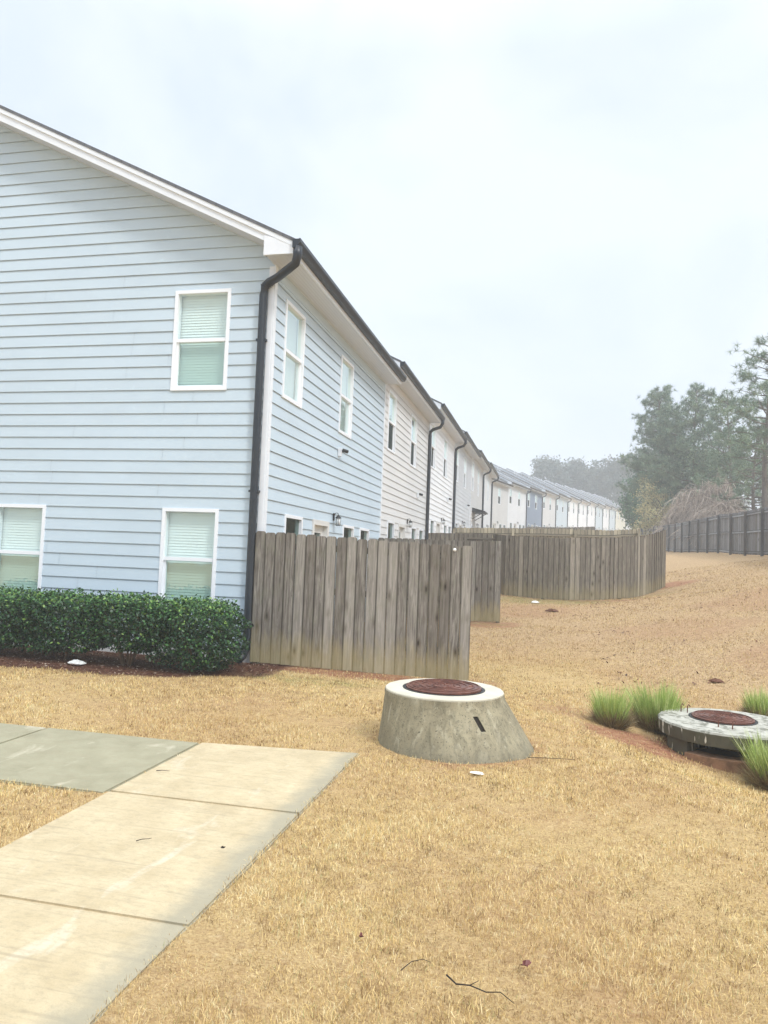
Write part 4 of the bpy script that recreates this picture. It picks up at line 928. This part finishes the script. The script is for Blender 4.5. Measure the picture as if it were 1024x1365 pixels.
scatter('mulch_chips',9000,(-10,-3.3,7.8,9.8),.016,m_leaf('bark_chips',[(0,(.04,.015,.01)),(.6,(.14,.06,.04)),(.85,(.28,.17,.12)),(1,(.5,.42,.33))],.8,.2),'dark red brown bark mulch under the hedge','mulch',62,.012)

# ------------------------------------------------------------------ haze
hz=MB(); hz.box((-220,-8,-12),(260,300,34)); ho=hz.build('haze',None)
m=bpy.data.materials.new('thin_fog'); m.use_nodes=True; nt=m.node_tree; nt.nodes.clear(); o_=nt.nodes.new('ShaderNodeOutputMaterial'); pv=nt.nodes.new('ShaderNodeVolumePrincipled')
pv.inputs['Color'].default_value=(.93,.97,1,1); pv.inputs['Density'].default_value=.0031; pv.inputs['Anisotropy'].default_value=.0; nt.links.new(pv.outputs[0],o_.inputs['Volume']); ho.data.materials.append(m)
tag(ho,kind='stuff')

# ------------------------------------------------------------------ light, sky, camera
SUN_EL,SUN_AZ=R(44),R(128)   # azimuth clockwise from +Y
w=bpy.data.worlds.new('World'); scene.world=w; w.use_nodes=True; nt=w.node_tree; bg=nt.nodes['Background']
sky=nt.nodes.new('ShaderNodeTexSky'); sky.sky_type='NISHITA'; sky.sun_disc=False; sky.sun_elevation=SUN_EL; sky.sun_rotation=SUN_AZ
g=nt.nodes.new('ShaderNodeTexCoord').outputs['Generated']; sp=nt.nodes.new('ShaderNodeSeparateXYZ'); nt.links.new(g,sp.inputs[0])
grad=ramp(nt,sp.outputs['Z'],[(0,(.65,.705,.755)),(.35,(.62,.685,.755)),(.62,(.665,.715,.755)),(.8,(.9,.92,.93)),(1,(1,1,1))])
zen=ramp(nt,sp.outputs['Z'],[(.58,0),(1,1)])
cl=noise(nt,mapping(nt,g,(1.6,1.6,2.6)),1.5,4,.5,.4)
cloud=mix(nt,grad,(.525,.60,.72),ramp(nt,cl,[(.38,.9),(.58,0)]))
n1=nt.nodes.new('ShaderNodeVectorMath'); n1.operation='SCALE'; nt.links.new(cloud,n1.inputs[0]); nt.links.new(mathn(nt,'ADD',1.0,mathn(nt,'MULTIPLY',zen,1.5)),n1.inputs['Scale'])
n2=nt.nodes.new('ShaderNodeVectorMath'); n2.operation='SCALE'; nt.links.new(sky.outputs[0],n2.inputs[0]); n2.inputs['Scale'].default_value=.10
nt.links.new(mix(nt,n2.outputs[0],n1.outputs[0],.94),bg.inputs['Color']); bg.inputs['Strength'].default_value=1.0
sl=bpy.data.lights.new('sun','SUN'); sl.energy=1.5; sl.angle=R(12); sl.color=(1,.985,.965); so=bpy.data.objects.new('sun',sl); col.objects.link(so)
sd=Vector((math.sin(SUN_AZ)*math.cos(SUN_EL),math.cos(SUN_AZ)*math.cos(SUN_EL),math.sin(SUN_EL))); so.rotation_euler=sd.to_track_quat('Z','Y').to_euler(); so.location=(0,0,20)
F=981.0; PIT=math.atan(58.5/F); ROLL=.0375; YAW=math.atan(221/F)
def rot(v):
    x,y,z=v; c,s=math.cos(ROLL),math.sin(ROLL); xr=x*c-y*s; yr=x*s+y*c
    c,s=math.cos(PIT),math.sin(PIT); zf=z*c-yr*s; zu=z*s+yr*c
    c,s=math.cos(YAW),math.sin(YAW); return Vector((xr*c-zf*s,xr*s+zf*c,zu))
r_,u_,b_=rot((1,0,0)),rot((0,1,0)),-rot((0,0,1))
cam=bpy.data.cameras.new('camera'); co_=bpy.data.objects.new('camera',cam); col.objects.link(co_)
co_.matrix_world=Matrix(((r_.x,u_.x,b_.x,0),(r_.y,u_.y,b_.y,0),(r_.z,u_.z,b_.z,1.56),(0,0,0,1)))
cam.sensor_fit='HORIZONTAL'; cam.sensor_width=36; cam.lens=36*F/1024; cam.clip_end=2000; cam.clip_start=.05
scene.camera=co_
vs=scene.view_settings; vs.view_transform='Standard'; vs.look='None'; vs.exposure=.60; vs.gamma=1; vs.use_curve_mapping=False
scene.cycles.volume_bounces=1
